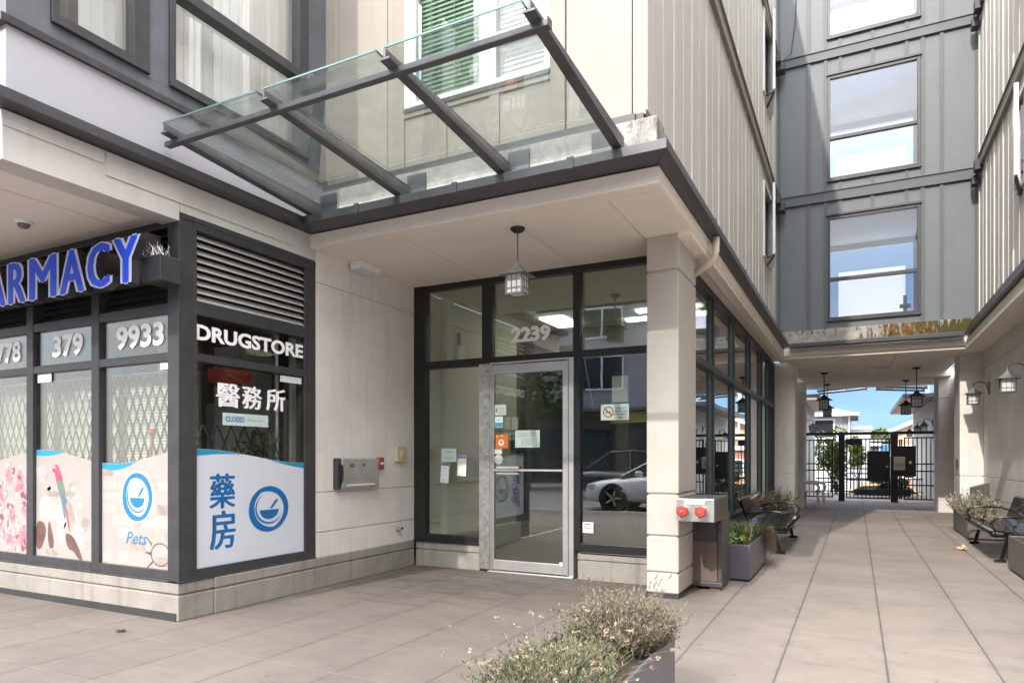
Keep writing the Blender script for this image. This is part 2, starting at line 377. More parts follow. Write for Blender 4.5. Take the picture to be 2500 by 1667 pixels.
def leafquad(m, p, d, L, w, nrm=None):
    d = Vector(d).normalized(); s_ = d.cross(Vector((random.uniform(-1, 1), random.uniform(-1, 1), random.uniform(-1, 1)))).normalized()*w/2
    p = Vector(p); q = p+d*L*0.5+Vector((0, 0, -L*0.05)); e = p+d*L
    m.poly([p, q+s_, e, q-s_])
def TY(y):   # wall facing the street (-Y): u along X, v up
    return lambda u, v, w: (u, y-w, v)
def TX(x):   # wall facing +X: u along Y, v up
    return lambda u, v, w: (x+w, u, v)
def courses(m, x0, x1, y0, y1, zs, gap=0.012, inset=0.014, faces='x-'):
    """stone courses split by real recessed joints; zs = heights of the joints incl. bottom and top"""
    for a, b in zip(zs, zs[1:]):
        m.box(x0, x1, y0, y1, a+(gap/2 if a != zs[0] else 0), b-(gap/2 if b != zs[-1] else 0))
    m.box(x0+inset, x1-inset, y0+inset, y1-inset, zs[0]+0.001, zs[-1]-0.001)
    return m

# ------------------------------------------------------------------ ground
def paving_mat():
    m = bpy.data.materials.new('paving'); m.use_nodes = True
    t = m.node_tree; N = t.nodes; L = t.links; b = N['Principled BSDF']; b.inputs['Roughness'].default_value = 0.82
    co = N.new('ShaderNodeTexCoord'); sp = N.new('ShaderNodeSeparateXYZ'); L.new(co.outputs['Object'], sp.inputs[0])
    def math(op, a, b2=None, c=None):
        n = N.new('ShaderNodeMath'); n.operation = op
        for i, v in enumerate((a, b2, c)):
            if v is None: continue
            if isinstance(v, (int, float)): n.inputs[i].default_value = v
            else: L.new(v, n.inputs[i])
        return n.outputs[0]
    def noise(s, d, r=0.6, vec=None):
        n = N.new('ShaderNodeTexNoise'); n.inputs['Scale'].default_value = s; n.inputs['Detail'].default_value = d; n.inputs['Roughness'].default_value = r
        L.new(vec or co.outputs['Object'], n.inputs['Vector']); return n.outputs['Fac']
    def mrange(v, a, b2, c, d):
        n = N.new('ShaderNodeMapRange'); n.inputs['From Min'].default_value = a; n.inputs['From Max'].default_value = b2
        n.inputs['To Min'].default_value = c; n.inputs['To Max'].default_value = d; L.new(v, n.inputs['Value']); return n.outputs[0]
    wob = math('MULTIPLY_ADD', noise(14, 4, 0.7), 0.016, -0.008)
    ux = math('DIVIDE', math('ADD', math('ADD', sp.outputs['X'], 0.985+0.573*40), wob), 0.573)
    uy = math('DIVIDE', math('ADD', math('ADD', sp.outputs['Y'], -2.30+0.727*40), wob), 0.727)
    fx = math('MULTIPLY', math('ABSOLUTE', math('SUBTRACT', math('FRACT', math('ADD', ux, 0.5)), 0.5)), 0.573)
    fy = math('MULTIPLY', math('ABSOLUTE', math('SUBTRACT', math('FRACT', math('ADD', uy, 0.5)), 0.5)), 0.727)
    jx = mrange(fx, 0.003, 0.0095, 1, 0); jy = mrange(fy, 0.003, 0.009, 1, 0)
    cv = N.new('ShaderNodeCombineXYZ'); L.new(math('FLOOR', ux), cv.inputs[0]); L.new(math('FLOOR', uy), cv.inputs[1])
    wnz = N.new('ShaderNodeTexWhiteNoise'); wnz.noise_dimensions = '2D'; L.new(cv.outputs[0], wnz.inputs['Vector'])
    f = mrange(wnz.outputs['Value'], 0, 1, 0.965, 1.035)
    f = math('MULTIPLY', f, mrange(noise(1.3, 8, 0.7), 0.3, 0.7, 0.82, 1.14))
    f = math('MULTIPLY', f, mrange(noise(160, 2), 0.3, 0.75, 0.93, 1.06))
    f = math('MULTIPLY', f, mrange(noise(22, 3, 0.5), 0.68, 0.76, 1.0, 0.72))
    f = math('MULTIPLY', f, mrange(noise(9, 2, 0.4), 0.72, 0.76, 1.0, 0.80))
    f = math('MULTIPLY', f, mrange(noise(30, 2, 0.5), 0.25, 0.32, 1.12, 1.0))
    f = math('MULTIPLY', f, mrange(noise(0.55, 4, 0.6), 0.35, 0.65, 0.90, 1.08))
    mpn = N.new('ShaderNodeMapping'); mpn.inputs['Scale'].default_value = (1.0, 3.4, 1.0); mpn.inputs['Rotation'].default_value = (0, 0, 0.5)
    L.new(co.outputs['Object'], mpn.inputs[0])
    st = mrange(noise(2.3, 6, 0.65, mpn.outputs[0]), 0.50, 0.66, 0, 1)
    # foot-worn stains gather in front of the entrance
    vor = N.new('ShaderNodeTexVoronoi'); vor.inputs['Scale'].default_value = 3.1; L.new(co.outputs['Object'], vor.inputs['Vector'])
    f = math('MULTIPLY', f, mrange(vor.outputs['Distance'], 0.035, 0.055, 0.72, 1.0))
    # a dirty line along the joints
    dirt = math('MAXIMUM', mrange(fx, 0.0, 0.05, 1, 0), mrange(fy, 0.0, 0.04, 1, 0))
    f = math('MULTIPLY', f, math('SUBTRACT', 1.0, math('MULTIPLY', math('MULTIPLY', dirt, mrange(noise(5, 5, 0.7), 0.4, 0.65, 0, 1)), 0.16)))
    dx = math('SUBTRACT', sp.outputs['X'], -3.5); dy = math('SUBTRACT', sp.outputs['Y'], 5.75)
    dd = math('SQRT', math('ADD', math('MULTIPLY', dx, dx), math('MULTIPLY', math('MULTIPLY', dy, dy), 1.6)))
    near = mrange(dd, 0.3, 1.9, 1.0, 0.18)
    f = math('MULTIPLY', f, math('SUBTRACT', 1.0, math('MULTIPLY', math('MULTIPLY', st, near), 0.5)))
    f = math('MULTIPLY', f, math('SUBTRACT', 1.0, math('MULTIPLY', near, 0.03)))
    s2 = mrange(noise(4.2, 7, 0.75, mpn.outputs[0]), 0.46, 0.60, 0, 1); n2_ = mrange(dd, 0.2, 1.35, 1.0, 0.0)
    f = math('MULTIPLY', f, math('SUBTRACT', 1.0, math('MULTIPLY', math('MULTIPLY', s2, n2_), 0.32)))
    col = N.new('ShaderNodeVectorMath'); col.operation = 'SCALE'; 
    kind = N.new('ShaderNodeMix'); kind.data_type = 'RGBA'; kind.inputs['A'].default_value = (0.134, 0.111, 0.098, 1); kind.inputs['B'].default_value = (0.240, 0.202, 0.172, 1)  # street side darkened, passage lightened to offset uneven sky light
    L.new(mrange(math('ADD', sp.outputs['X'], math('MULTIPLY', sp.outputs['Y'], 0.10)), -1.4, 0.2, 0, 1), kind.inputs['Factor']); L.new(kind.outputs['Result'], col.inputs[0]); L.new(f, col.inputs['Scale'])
    m1 = N.new('ShaderNodeMix'); m1.data_type = 'RGBA'; m1.inputs['B'].default_value = (0.075, 0.062, 0.054, 1)
    L.new(math('MULTIPLY', jx, mrange(noise(3.5, 4), 0.3, 0.7, 0.6, 1.0)), m1.inputs['Factor']); L.new(col.outputs[0], m1.inputs['A'])
    m2 = N.new('ShaderNodeMix'); m2.data_type = 'RGBA'; m2.inputs['B'].default_value = (0.24, 0.20, 0.175, 1)
    strt = math('MULTIPLY', mrange(sp.outputs['X'], -1.2, -0.6, 0.42, 0.06), mrange(noise(2.6, 4), 0.35, 0.65, 0.2, 1.0))
    L.new(math('MULTIPLY', jy, strt), m2.inputs['Factor']); L.new(m1.outputs['Result'], m2.inputs['A'])
    L.new(m2.outputs['Result'], b.inputs['Base Color'])
    h = math('SUBTRACT', math('MULTIPLY', noise(140, 3), 0.25), math('MAXIMUM', jx, math('MULTIPLY', jy, 0.5)))
    bp = N.new('ShaderNodeBump'); bp.inputs['Strength'].default_value = 0.35; bp.inputs['Distance'].default_value = 0.006
    L.new(h, bp.inputs['Height']); L.new(bp.outputs[0], b.inputs['Normal'])
    return m
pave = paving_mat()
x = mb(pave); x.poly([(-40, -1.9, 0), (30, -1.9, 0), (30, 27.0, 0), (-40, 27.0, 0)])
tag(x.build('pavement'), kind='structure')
x = mb(basec); x.box(-40, 30, -2.05, -1.904, -0.14, 0.004); tag(x.build('kerb', bev=0.02), kind='structure')
x = mb(asph); x.poly([(-300, -300, -0.144), (300, -300, -0.144), (300, -2.0, -0.144), (-300, -2.0, -0.144)])
tag(x.build('road'), kind='structure')
x = mb(asph)
for ya, yb, za, zb in ((27, 40, -0.12, -2.6), (40, 700, -2.6, -2.6)): x.poly([(-300, ya, za), (300, ya, za), (300, yb, zb), (-300, yb, zb)])
x.poly([(-300, -2, -0.15), (-40, -2, -0.15), (-40, 27, -0.15), (-300, 27, -0.15)]); x.poly([(30, -2, -0.15), (300, -2, -0.15), (300, 27, -0.15), (30, 27, -0.15)])
tag(x.build('rear_ground'), kind='structure')
x = mb(basec); x.box(-60, 60, -17.9, -14.0, -0.14, 0.0); tag(x.build('far_pavement'), kind='structure')

# ------------------------------------------------------------------ main building, left wing
B = thing('apartment_building', 'beige and grey apartment building with pharmacy shopfront, recessed glass entrance and ribbed courtyard side', 'building', (-4.6, 6.55, 0))
JN = [0, 0.20, 0.295]
# plinth round the pharmacy
x = mb(basec)
courses(x, -12, -4.6, 3.43, 3.75, [0.0, 0.20, 0.292]); x.build('plinth', parent=B, bev=0.008)
x = mb(basec); courses(x, -4.80, -4.588, 3.752, 6.50, [0.0, 0.20, 0.292]); x.build('plinth', parent=B, bev=0.008)
x = mb(darkm); x.hexa([(-12, 3.422, 0.001), (-4.62, 3.422, 0.001), (-4.62, 3.422, 0.062), (-12, 3.422, 0.03)][::1], [(-12, 3.45, 0.001), (-4.62, 3.45, 0.001), (-4.62, 3.45, 0.062), (-12, 3.45, 0.03)])
x.build('flashing_strip', parent=B)
# concrete side wall of the entrance recess
x = mb(stucco); courses(x, -4.95, -4.6, 4.90, 7.0, [0.292, 0.53, 0.915, 2.925, 3.36]); x.build('entrance_side_wall', parent=B, bev=0.005)
# beam over the pharmacy and its soffit
x = mb(M('beam_paint', (0.55, 0.525, 0.50), 0.85, var=0.09, vs=1.6, bump=0.2, bs=160, streak=0.10, speck=0.12, grime=0.08))
x.box(-4.80, -4.6, 2.24, 3.44, 3.055, 3.36); x.box(-4.80, -4.6, 3.444, 4.896, 3.125, 3.36)
x.box(-4.597, -4.592, 2.24, 2.86, 3.262, 3.355); x.box(-4.597, -4.592, 2.872, 4.6, 3.19, 3.355)
x.build('edge_beam', parent=B, bev=0.004)
x = mb(soffm); x.box(-12, -5.16, 2.24, 3.30, 3.066, 3.30); x.box(-5.145, -4.803, 2.24, 3.30, 3.066, 3.30); x.box(-12, -4.803, 3.29, 3.50, 3.09, 3.30)
x.box(-12, -4.803, 3.32, 3.37, 3.075, 3.10)
x.build('pharmacy_soffit', parent=B)
# gutter ledge (left run and run over the entrance)
GZ0, GZ1 = 3.36, 3.45
def gutter(x, pts):
    """L-shaped gutter: outer box with thin lip and folded seams"""
    pass
x = mb(gutm)
x.hexa([(-4.62, 2.1, GZ0), (-4.49, 2.1, GZ0+0.015), (-4.49, 2.1, GZ1), (-4.62, 2.1, GZ1+0.012)], [(-4.62, 4.87, GZ0), (-4.49, 4.62, GZ0+0.015), (-4.49, 4.62, GZ1), (-4.62, 4.87, GZ1+0.012)])
x.hexa([(-4.62, 4.87, GZ0), (-4.49, 4.62, GZ0+0.015), (-4.49, 4.62, GZ1), (-4.62, 4.87, GZ1+0.012)], [(-1.32, 4.87, GZ0), (-1.16, 4.62, GZ0+0.015), (-1.16, 4.62, GZ1), (-1.32, 4.87, GZ1+0.012)])
x.hexa([(-1.32, 4.87, GZ0), (-1.16, 4.62, GZ0+0.015), (-1.16, 4.62, GZ1), (-1.32, 4.87, GZ1+0.012)], [(-1.32, 14.25, GZ0), (-1.16, 14.05, GZ0+0.015), (-1.16, 14.05, GZ1), (-1.32, 14.25, GZ1+0.012)])
x.build('gutter', parent=B, bev=0.006)
x = mb(gutm)
for yy in (6.4, 8.3, 10.5, 12.6): x.box(-1.168, -1.154, yy, yy+0.05, GZ0+0.012, GZ1+0.006)
for xx in (-3.9, -2.9, -1.9): x.box(xx, xx+0.05, 4.612, 4.63, GZ0+0.012, GZ1+0.006)
pieces(x, 'gutter_seam', B)
# stained upstand above the gutter
def stained(name, mosscol, amount, rust=False):
    m = M(name, (0.36, 0.345, 0.325), 0.95, var=0.3, vs=9, bump=0.9, bs=30, spec=0.1, speck=0.2, grime=0.25)
    t = m.node_tree; N = t.nodes; L = t.links; b = N['Principled BSDF']; co = N['Texture Coordinate']
    old = b.inputs['Base Color'].links[0].from_socket
    mpn = N.new('ShaderNodeMapping'); mpn.inputs['Scale'].default_value = (17, 17, 3.5); L.new(co.outputs['Object'], mpn.inputs[0])
    n = N.new('ShaderNodeTexNoise'); n.inputs['Scale'].default_value = 1.0; n.inputs['Detail'].default_value = 8; n.inputs['Roughness'].default_value = 0.75; L.new(mpn.outputs[0], n.inputs['Vector'])
    big = N.new('ShaderNodeTexNoise'); big.inputs['Scale'].default_value = 1.1; big.inputs['Detail'].default_value = 3; L.new(co.outputs['Object'], big.inputs['Vector'])
    ad = N.new('ShaderNodeMath'); ad.operation = 'ADD'; L.new(n.outputs['Fac'], ad.inputs[0]); L.new(big.outputs['Fac'], ad.inputs[1])
    mr = N.new('ShaderNodeMapRange'); mr.inputs['From Min'].default_value = 1.10-amount; mr.inputs['From Max'].default_value = 1.22-amount; L.new(ad.outputs[0], mr.inputs['Value'])
    mx = N.new('ShaderNodeMix'); mx.data_type = 'RGBA'; mx.inputs['B'].default_value = (*mosscol, 1)
    L.new(mr.outputs[0], mx.inputs['Factor']); L.new(old, mx.inputs['A'])
    res = mx.outputs['Result']
    if rust:
        sx = N.new('ShaderNodeSeparateXYZ'); L.new(co.outputs['Object'], sx.inputs[0])
        # a rusty leak spreading from one spot of the ledge
        d = N.new('ShaderNodeMath'); d.operation = 'SUBTRACT'; d.inputs[1].default_value = 0.45; L.new(sx.outputs['X'], d.inputs[0])
        a = N.new('ShaderNodeMath'); a.operation = 'ABSOLUTE'; L.new(d.outputs[0], a.inputs[0])
        r1 = N.new('ShaderNodeMapRange'); r1.inputs['From Min'].default_value = 0.2; r1.inputs['From Max'].default_value = 1.1; r1.inputs['To Min'].default_value = 0.20; r1.inputs['To Max'].default_value = -0.12; L.new(a.outputs[0], r1.inputs['Value'])
        a2 = N.new('ShaderNodeMath'); a2.operation = 'ADD'; L.new(r1.outputs[0], a2.inputs[0]); L.new(n.outputs['Fac'], a2.inputs[1])
        r2 = N.new('ShaderNodeMapRange'); r2.inputs['From Min'].default_value = 0.55; r2.inputs['From Max'].default_value = 0.82; L.new(a2.outputs[0], r2.inputs['Value'])
        m2 = N.new('ShaderNodeMix'); m2.data_type = 'RGBA'
        cr = N.new('ShaderNodeValToRGB'); cr.color_ramp.elements[0].color = (0.07, 0.055, 0.015, 1); cr.color_ramp.elements[1].color = (0.20, 0.085, 0.028, 1)
        cr.color_ramp.elements[0].position = 0.40; cr.color_ramp.elements[1].position = 0.60
        n5 = N.new('ShaderNodeTexNoise'); n5.inputs['Scale'].default_value = 11; n5.inputs['Detail'].default_value = 6; L.new(co.outputs['Object'], n5.inputs['Vector'])
        L.new(n5.outputs['Fac'], cr.inputs[0]); L.new(cr.outputs[0], m2.inputs['B']); L.new(r2.outputs[0], m2.inputs['Factor']); L.new(res, m2.inputs['A'])
        res = m2.outputs['Result']
    L.new(res, b.inputs['Base Color']); return m
upm = stained('stained_concrete', (0.16, 0.15, 0.13), -0.02)
mossm = stained('mossy_concrete', (0.075, 0.07, 0.025), 0.15, rust=True)
x = mb(upm); x.box(-4.55, -1.285, 4.83, 5.04, 3.462, 3.73); x.box(-1.42, -1.285, 5.044, 5.3, 3.462, 3.70)
x.build('upstand', parent=B, bev=0.01)
x = mb(gutm)
for bx in (-4.445, -3.455, -2.472): x.box(bx-0.02, bx+0.17, 4.815, 4.829, 3.465, 3.69)
x.box(-1.78, -1.60, 4.815, 4.829, 3.465, 3.69); pieces(x, 'flashing_plate', B)
x = mb(darkm); x.box(-4.6, -1.50, 5.00, 5.06, 3.79, 3.868); x.box(-1.6, -1.44, 5.02, 5.2, 3.735, 3.868); x.build('flashing_strip', parent=B)
x = mb(stucco); x.box(-4.6, -1.45, 5.03, 5.2, 3.735, 3.79); x.build('upstand_cap', parent=B)
x = mb(lav); x.box(-4.9, -4.6, 2.26, 5.04, 3.452, 3.885); x.box(-12, -4.9, 2.26, 2.5, 3.3, 3.885); x.build('pale_band', parent=B)
# entrance soffit in panels with recessed joints
x = mb(soffm); x.box(-4.6, -1.285, 4.825, 6.7, 3.246, 3.355)
x.box(-4.6, -1.285, 4.822, 4.965, 3.23, 3.25); x.box(-4.6, -1.56, 6.525, 6.70, 3.23, 3.25)
for a, b in ((-4.6, -4.562), (-4.55, -3.667), (-3.653, -2.588), (-2.574, -1.717), (-1.703, -1.285)): x.box(a, b, 4.977, 6.515, 3.23, 3.25)
x.box(-1.66, -1.285, 6.5, 14.9, 3.23, 3.355); x.box(-1.40, -1.285, 5.95, 14.9, 3.19, 3.232)
x.box(-1.30, -1.27, 4.83, 14.3, 3.235, 3.358)
x.build('entrance_soffit', parent=B, bev=0.003)
x = mb(darkm)
x.box(-2.64, -2.55, 5.24, 5.245, 3.226, 3.2295)
x.build('soffit_mark', parent=B)
# entrance column
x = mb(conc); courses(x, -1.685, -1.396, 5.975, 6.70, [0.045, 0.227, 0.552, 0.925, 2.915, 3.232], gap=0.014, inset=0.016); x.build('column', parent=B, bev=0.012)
x = mb(darkm); x.box(-1.70, -1.40, 5.985, 6.69, 0.0, 0.05); x.build('column_base', parent=B)
# entrance storefront
Y0 = 6.55
ef = tag(mb(blackm).box(-4.595, -4.44, 6.50, 6.60, 0.30, 3.232).box(-4.44, -1.70, 6.51, 6.60, 3.165, 3.232).box(-3.69, -3.57, 6.505, 6.60, 2.35, 3.165)
    .box(-2.61, -2.53, 6.505, 6.60, 0.295, 3.165).box(-4.44, -3.69, 6.506, 6.60, 2.27, 2.355).box(-3.69, -2.61, 6.506, 6.60, 2.293, 2.352).box(-2.53, -1.70, 6.506, 6.60, 2.285, 2.355)
    .box(-4.44, -3.716, 6.507, 6.60, 0.295, 0.372).box(-2.53, -1.70, 6.507, 6.60, 0.285, 0.372).box(-4.60, -3.716, 6.490, 6.61, 0.285, 0.301).box(-2.53, -1.70, 6.490, 6.61, 0.270, 0.286)
    .build('entrance_storefront', parent=B, bev=0.004))
x = mb(blackm)
for a in (-4.43, -3.562, -2.522): x.box(a, a+0.012, 6.50, 6.52, 2.36, 3.16)
pieces(x, 'glazing_bead', ef)
for a, b, c, d in ((-4.44, -3.69, 2.355, 3.165), (-3.57, -2.61, 2.352, 3.165), (-2.53, -1.70, 2.355, 3.165), (-4.44, -3.70, 0.372, 2.27), (-2.53, -1.70, 0.372, 2.285)):
    mb(g_entry).box(a, b, 6.545, 6.553, c, d).build('pane', parent=ef)
x = mb(basec); courses(x, -4.58, -3.722, 6.515, 6.62, [0, 0.19, 0.284]); x.build('storefront_sill', parent=B, bev=0.006)
x = mb(basec); courses(x, -2.555, -1.69, 6.50, 6.62, [0, 0.20, 0.269]); x.build('storefront_sill', parent=B, bev=0.006)
# entrance door
dr = mb(alum).box(-3.58, -3.565, 6.50, 6.60, 0.02, 2.29).box(-2.60, -2.655, 6.50, 6.60, 0.0, 2.29).box(-2.668, -2.658, 6.49, 6.56, 0.01, 2.28).box(-3.565, -2.655, 6.505, 6.60, 2.272, 2.291)
dr.box(-3.563, -3.545, 6.515, 6.56, 0.03, 2.262).box(-2.728, -2.672, 6.515, 6.56, 0.03, 2.262).box(-3.545, -2.728, 6.516, 6.56, 2.165, 2.262).box(-3.545, -2.728, 6.516, 6.56, 0.03, 0.135)
dr.box(-3.6, -2.6, 6.47, 6.62, 0.002, 0.018)
dr = dr.build('entrance_door', parent=B, bev=0.003)
mb(g_entry).box(-3.545, -2.728, 6.535, 6.543, 0.135, 2.165).build('pane', parent=dr)
mb(alum).box(-3.54, -2.73, 6.50, 6.514, 1.105, 1.125).box(-3.50, -3.23, 6.488, 6.512, 1.127, 1.155).box(-3.50, -3.23, 6.49, 6.512, 1.07, 1.084).build('push_bar', parent=dr, bev=0.003)
pl = MB().mat(battered)
for k in range(46):
    z0 = 0.03+k*0.0489
    for j in range(4):
        xa = -3.712+j*0.0345
    zz = z0
    pl.box(-3.712, -3.582, 6.484+random.uniform(-.0015, .0015), 6.50, zz, zz+0.0489)
pl.build('kick_plate', parent=dr)
pb = mb(darkm)
for z in (0.1, 0.55, 0.97, 1.27, 1.62, 1.95, 2.2): pb.lathe([(0.007, 6.478), (0.007, 6.484)], (-3.60, 0, z), 8, 'y')
pb.build('screw', parent=dr)
mb(whitep).box(-2.76, -2.725, 6.505, 6.515, 0.12, 0.16).build('corner_clip', parent=dr)

# courtyard curtain wall
cw = mb(darkm); GX = -1.56
MY = [6.76, 8.28, 9.80, 11.42, 12.90, 14.10, 14.93]
for i, yy in enumerate(MY):
    w_ = 0.027 if i < 6 else 0.07
    cw.box(GX-0.03, GX+0.05, yy-w_, yy+w_, 0.42, 3.19)
cw.box(GX-0.03, GX+0.06, 6.70, 14.97, 3.135, 3.205).box(GX-0.03, GX+0.06, 6.70, 14.97, 2.262, 2.335).box(GX-0.03, GX+0.062, 6.70, 14.97, 0.40, 0.47)
cw = cw.build('courtyard_glazing', parent=B, bev=0.004)
x = mb(teale)
for yy in MY[1:6]: x.box(GX+0.005, GX+0.020, yy-0.036, yy-0.028, 0.47, 2.262); x.box(GX+0.005, GX+0.020, yy-0.036, yy-0.028, 2.335, 3.13)
pieces(x, 'glazing_gasket', cw)
for a, b in zip(MY, MY[1:]):
    for c, d in ((0.47, 2.262), (2.335, 3.135)): mb(g_side).box(GX-0.004, GX+0.004, a, b, c, d).build('pane', parent=cw)
x = mb(basec); x.box(-1.75, -1.52, 6.70, 15.0, 0, 0.40); x.build('plinth', parent=B, bev=0.006)
# passage columns on the left
x = mb(stucco); courses(x, -1.75, -1.125, 15.0, 15.75, [0, 0.30, 0.585, 0.92, 2.86, 3.22]); x.build('column', parent=B, bev=0.008)
x = mb(stucco); courses(x, -1.75, -1.165, 18.3, 19.3, [0, 0.30, 0.585, 0.92, 2.55, 3.22]); x.build('column', parent=B, bev=0.008)
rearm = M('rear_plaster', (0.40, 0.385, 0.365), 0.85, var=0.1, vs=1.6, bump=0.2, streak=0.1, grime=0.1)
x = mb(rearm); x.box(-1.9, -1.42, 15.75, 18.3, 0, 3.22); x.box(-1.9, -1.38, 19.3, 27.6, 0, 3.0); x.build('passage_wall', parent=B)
x = mb(gutm); x.box(-1.9, -0.95, 21.5, 27.4, 2.98, 3.10); x.build('rear_gutter', parent=B)
x = mb(soffm); x.box(-1.8, -1.02, 21.4, 27.3, 2.93, 2.979); x.build('rear_soffit', parent=B)

# cream wall over the entrance with its window
CY = 5.05
x = mb(cream)
wx0, wx1, wz0, wz1 = -3.665, -2.22, 4.41, 6.35
for a, b in ((-4.6, -4.451), (-4.446, -3.868), (-3.860, wx0)): x.box(a, b, CY, CY+0.1, 3.87, 12.0)
for a, b in ((wx1, -2.088), (-2.080, -1.54), (-1.53, -1.43)): x.box(a, b, CY, CY+0.1, 3.87, 12.0)
x.box(wx0, -3.295, CY+0.002, CY+0.1, 3.87, wz0); x.box(-3.288, wx1, CY+0.002, CY+0.1, 3.87, wz0); x.box(wx0, wx1, CY+0.002, CY+0.1, wz1, 12.0)
x.box(-4.6, -1.45, CY+0.05, CY+0.3, 3.868, 4.405)
x.build('cream_wall', parent=B)
x = mb(cream_trim)
x.box(-3.80, -3.668, CY-0.014, CY, 3.872, 9); x.box(-2.218, -2.09, CY-0.014, CY, 3.872, 9); x.box(-4.6, -4.50, CY-0.014, CY, 3.872, 9)
x.box(-3.30, -3.215, CY-0.012, CY, 3.872, 4.33); x.box(-2.775, -2.69, CY-0.012, CY, 3.872, 4.33)
x.box(-3.668, -2.218, CY-0.016, CY, 4.33, 4.372); pieces(x, 'wall_trim', B)
wf = mb(whitep)
wf.box(wx0, wx0+0.06, CY-0.02, CY+0.05, wz0, wz1).box(wx0+0.06, wx0+0.115, CY-0.005, CY+0.05, wz0, wz1).box(wx1-0.05, wx1, CY-0.02, CY+0.05, wz0, wz1)
wf.box(wx0+0.115, wx1-0.05, CY-0.018, CY+0.05, wz0, wz0+0.045).box(-2.89, -2.81, CY-0.006, CY+0.05, wz0+0.045, wz1).box(-2.805, -2.72, CY-0.018, CY+0.05, wz0+0.045, wz1)
wf.box(-2.72, wx1-0.05, CY-0.016, CY+0.05, 4.75, 4.845).box(wx0, wx1, CY-0.019, CY+0.05, wz1-0.05, wz1-0.001)
wf = wf.build('window', parent=B, bev=0.004)
mb(darkm).box(wx0, wx1, CY-0.03, CY, 4.372, 4.408).build('sill', parent=wf)
mb(g_bay).box(wx0+0.1, -2.89, CY+0.02, CY+0.026, wz0+0.04, wz1).build('pane', parent=wf)
mb(g_bay).box(-2.72, wx1-0.04, CY+0.02, CY+0.026, wz0+0.04, wz1).build('pane', parent=wf)
bl = mb(blindg)
for k in range(46): bl.hexa([(-3.56, CY+0.10, 4.44+k*0.042), (-2.86, CY+0.10, 4.44+k*0.042), (-2.86, CY+0.10, 4.443+k*0.042), (-3.56, CY+0.10, 4.443+k*0.042)], [(-3.56, CY+0.118, 4.475+k*0.042), (-2.86, CY+0.118, 4.475+k*0.042), (-2.86, CY+0.118, 4.478+k*0.042), (-3.56, CY+0.118, 4.478+k*0.042)])
for xx in (-3.45, -3.2, -2.98): bl.box(xx, xx+0.004, CY+0.094, CY+0.098, 4.45, 6.4)
bl.box(-3.6, -2.8, CY+0.16, CY+0.17, 4.40, 6.4)
bl.build('blind', parent=wf)
bl = mb(blindw)
for k in range(46): bl.hexa([(-2.75, CY+0.10, 4.44+k*0.042), (-2.2, CY+0.10, 4.44+k*0.042), (-2.2, CY+0.10, 4.443+k*0.042), (-2.75, CY+0.10, 4.443+k*0.042)], [(-2.75, CY+0.118, 4.478+k*0.042), (-2.2, CY+0.118, 4.478+k*0.042), (-2.2, CY+0.118, 4.481+k*0.042), (-2.75, CY+0.118, 4.481+k*0.042)])
bl.box(-2.8, -2.15, CY+0.16, CY+0.17, 4.40, 6.4)
bl.build('blind', parent=wf)

# ribbed courtyard wall
RX = -1.43
x = mb(ribm); x.box(-1.75, RX, CY+0.1, 12.30, 3.40, 12.0); x.box(-1.75, RX, 13.45, 14.5, 3.40, 12.0)
for a, b in ((3.4, 4.72), (6.02, 7.55), (9.0, 12.0)): x.box(-1.75, RX, 12.30, 13.45, a, b)
x.box(RX-0.002, RX+0.012, CY, CY+0.16, 3.90, 12.0)
x.build('ribbed_wall', parent=B)
x = mb(rib_l); yy = 5.22; k = 0
while yy < 14.4:
    w = 0.020 if k % 2 == 0 else 0.009
    h = 0.011 if k % 2 == 0 else 0.004
    for a, b in ((3.45, 6.24), (6.41, 9.0), (9.13, 12.0)):
        segs = [(a, b)]
        if 12.28 < yy < 13.47:
            segs = [(a, 4.70)] if a < 4 else ([(6.41, 7.53)] if a < 7 else [(a, b)])
        for p, q in segs: x.box(RX, RX+h, yy-w, yy+w, p, q)
    yy += 0.36; k += 1
x.build('rib', parent=B)
x = mb(beltm)
for a, b in ((6.245, 6.405), (9.005, 9.125)): x.box(RX, RX+0.05, CY-0.02, 14.45, a, b); x.box(RX, RX+0.075, CY-0.02, 14.45, b, b+0.02)
pieces(x, 'belt_course', B)
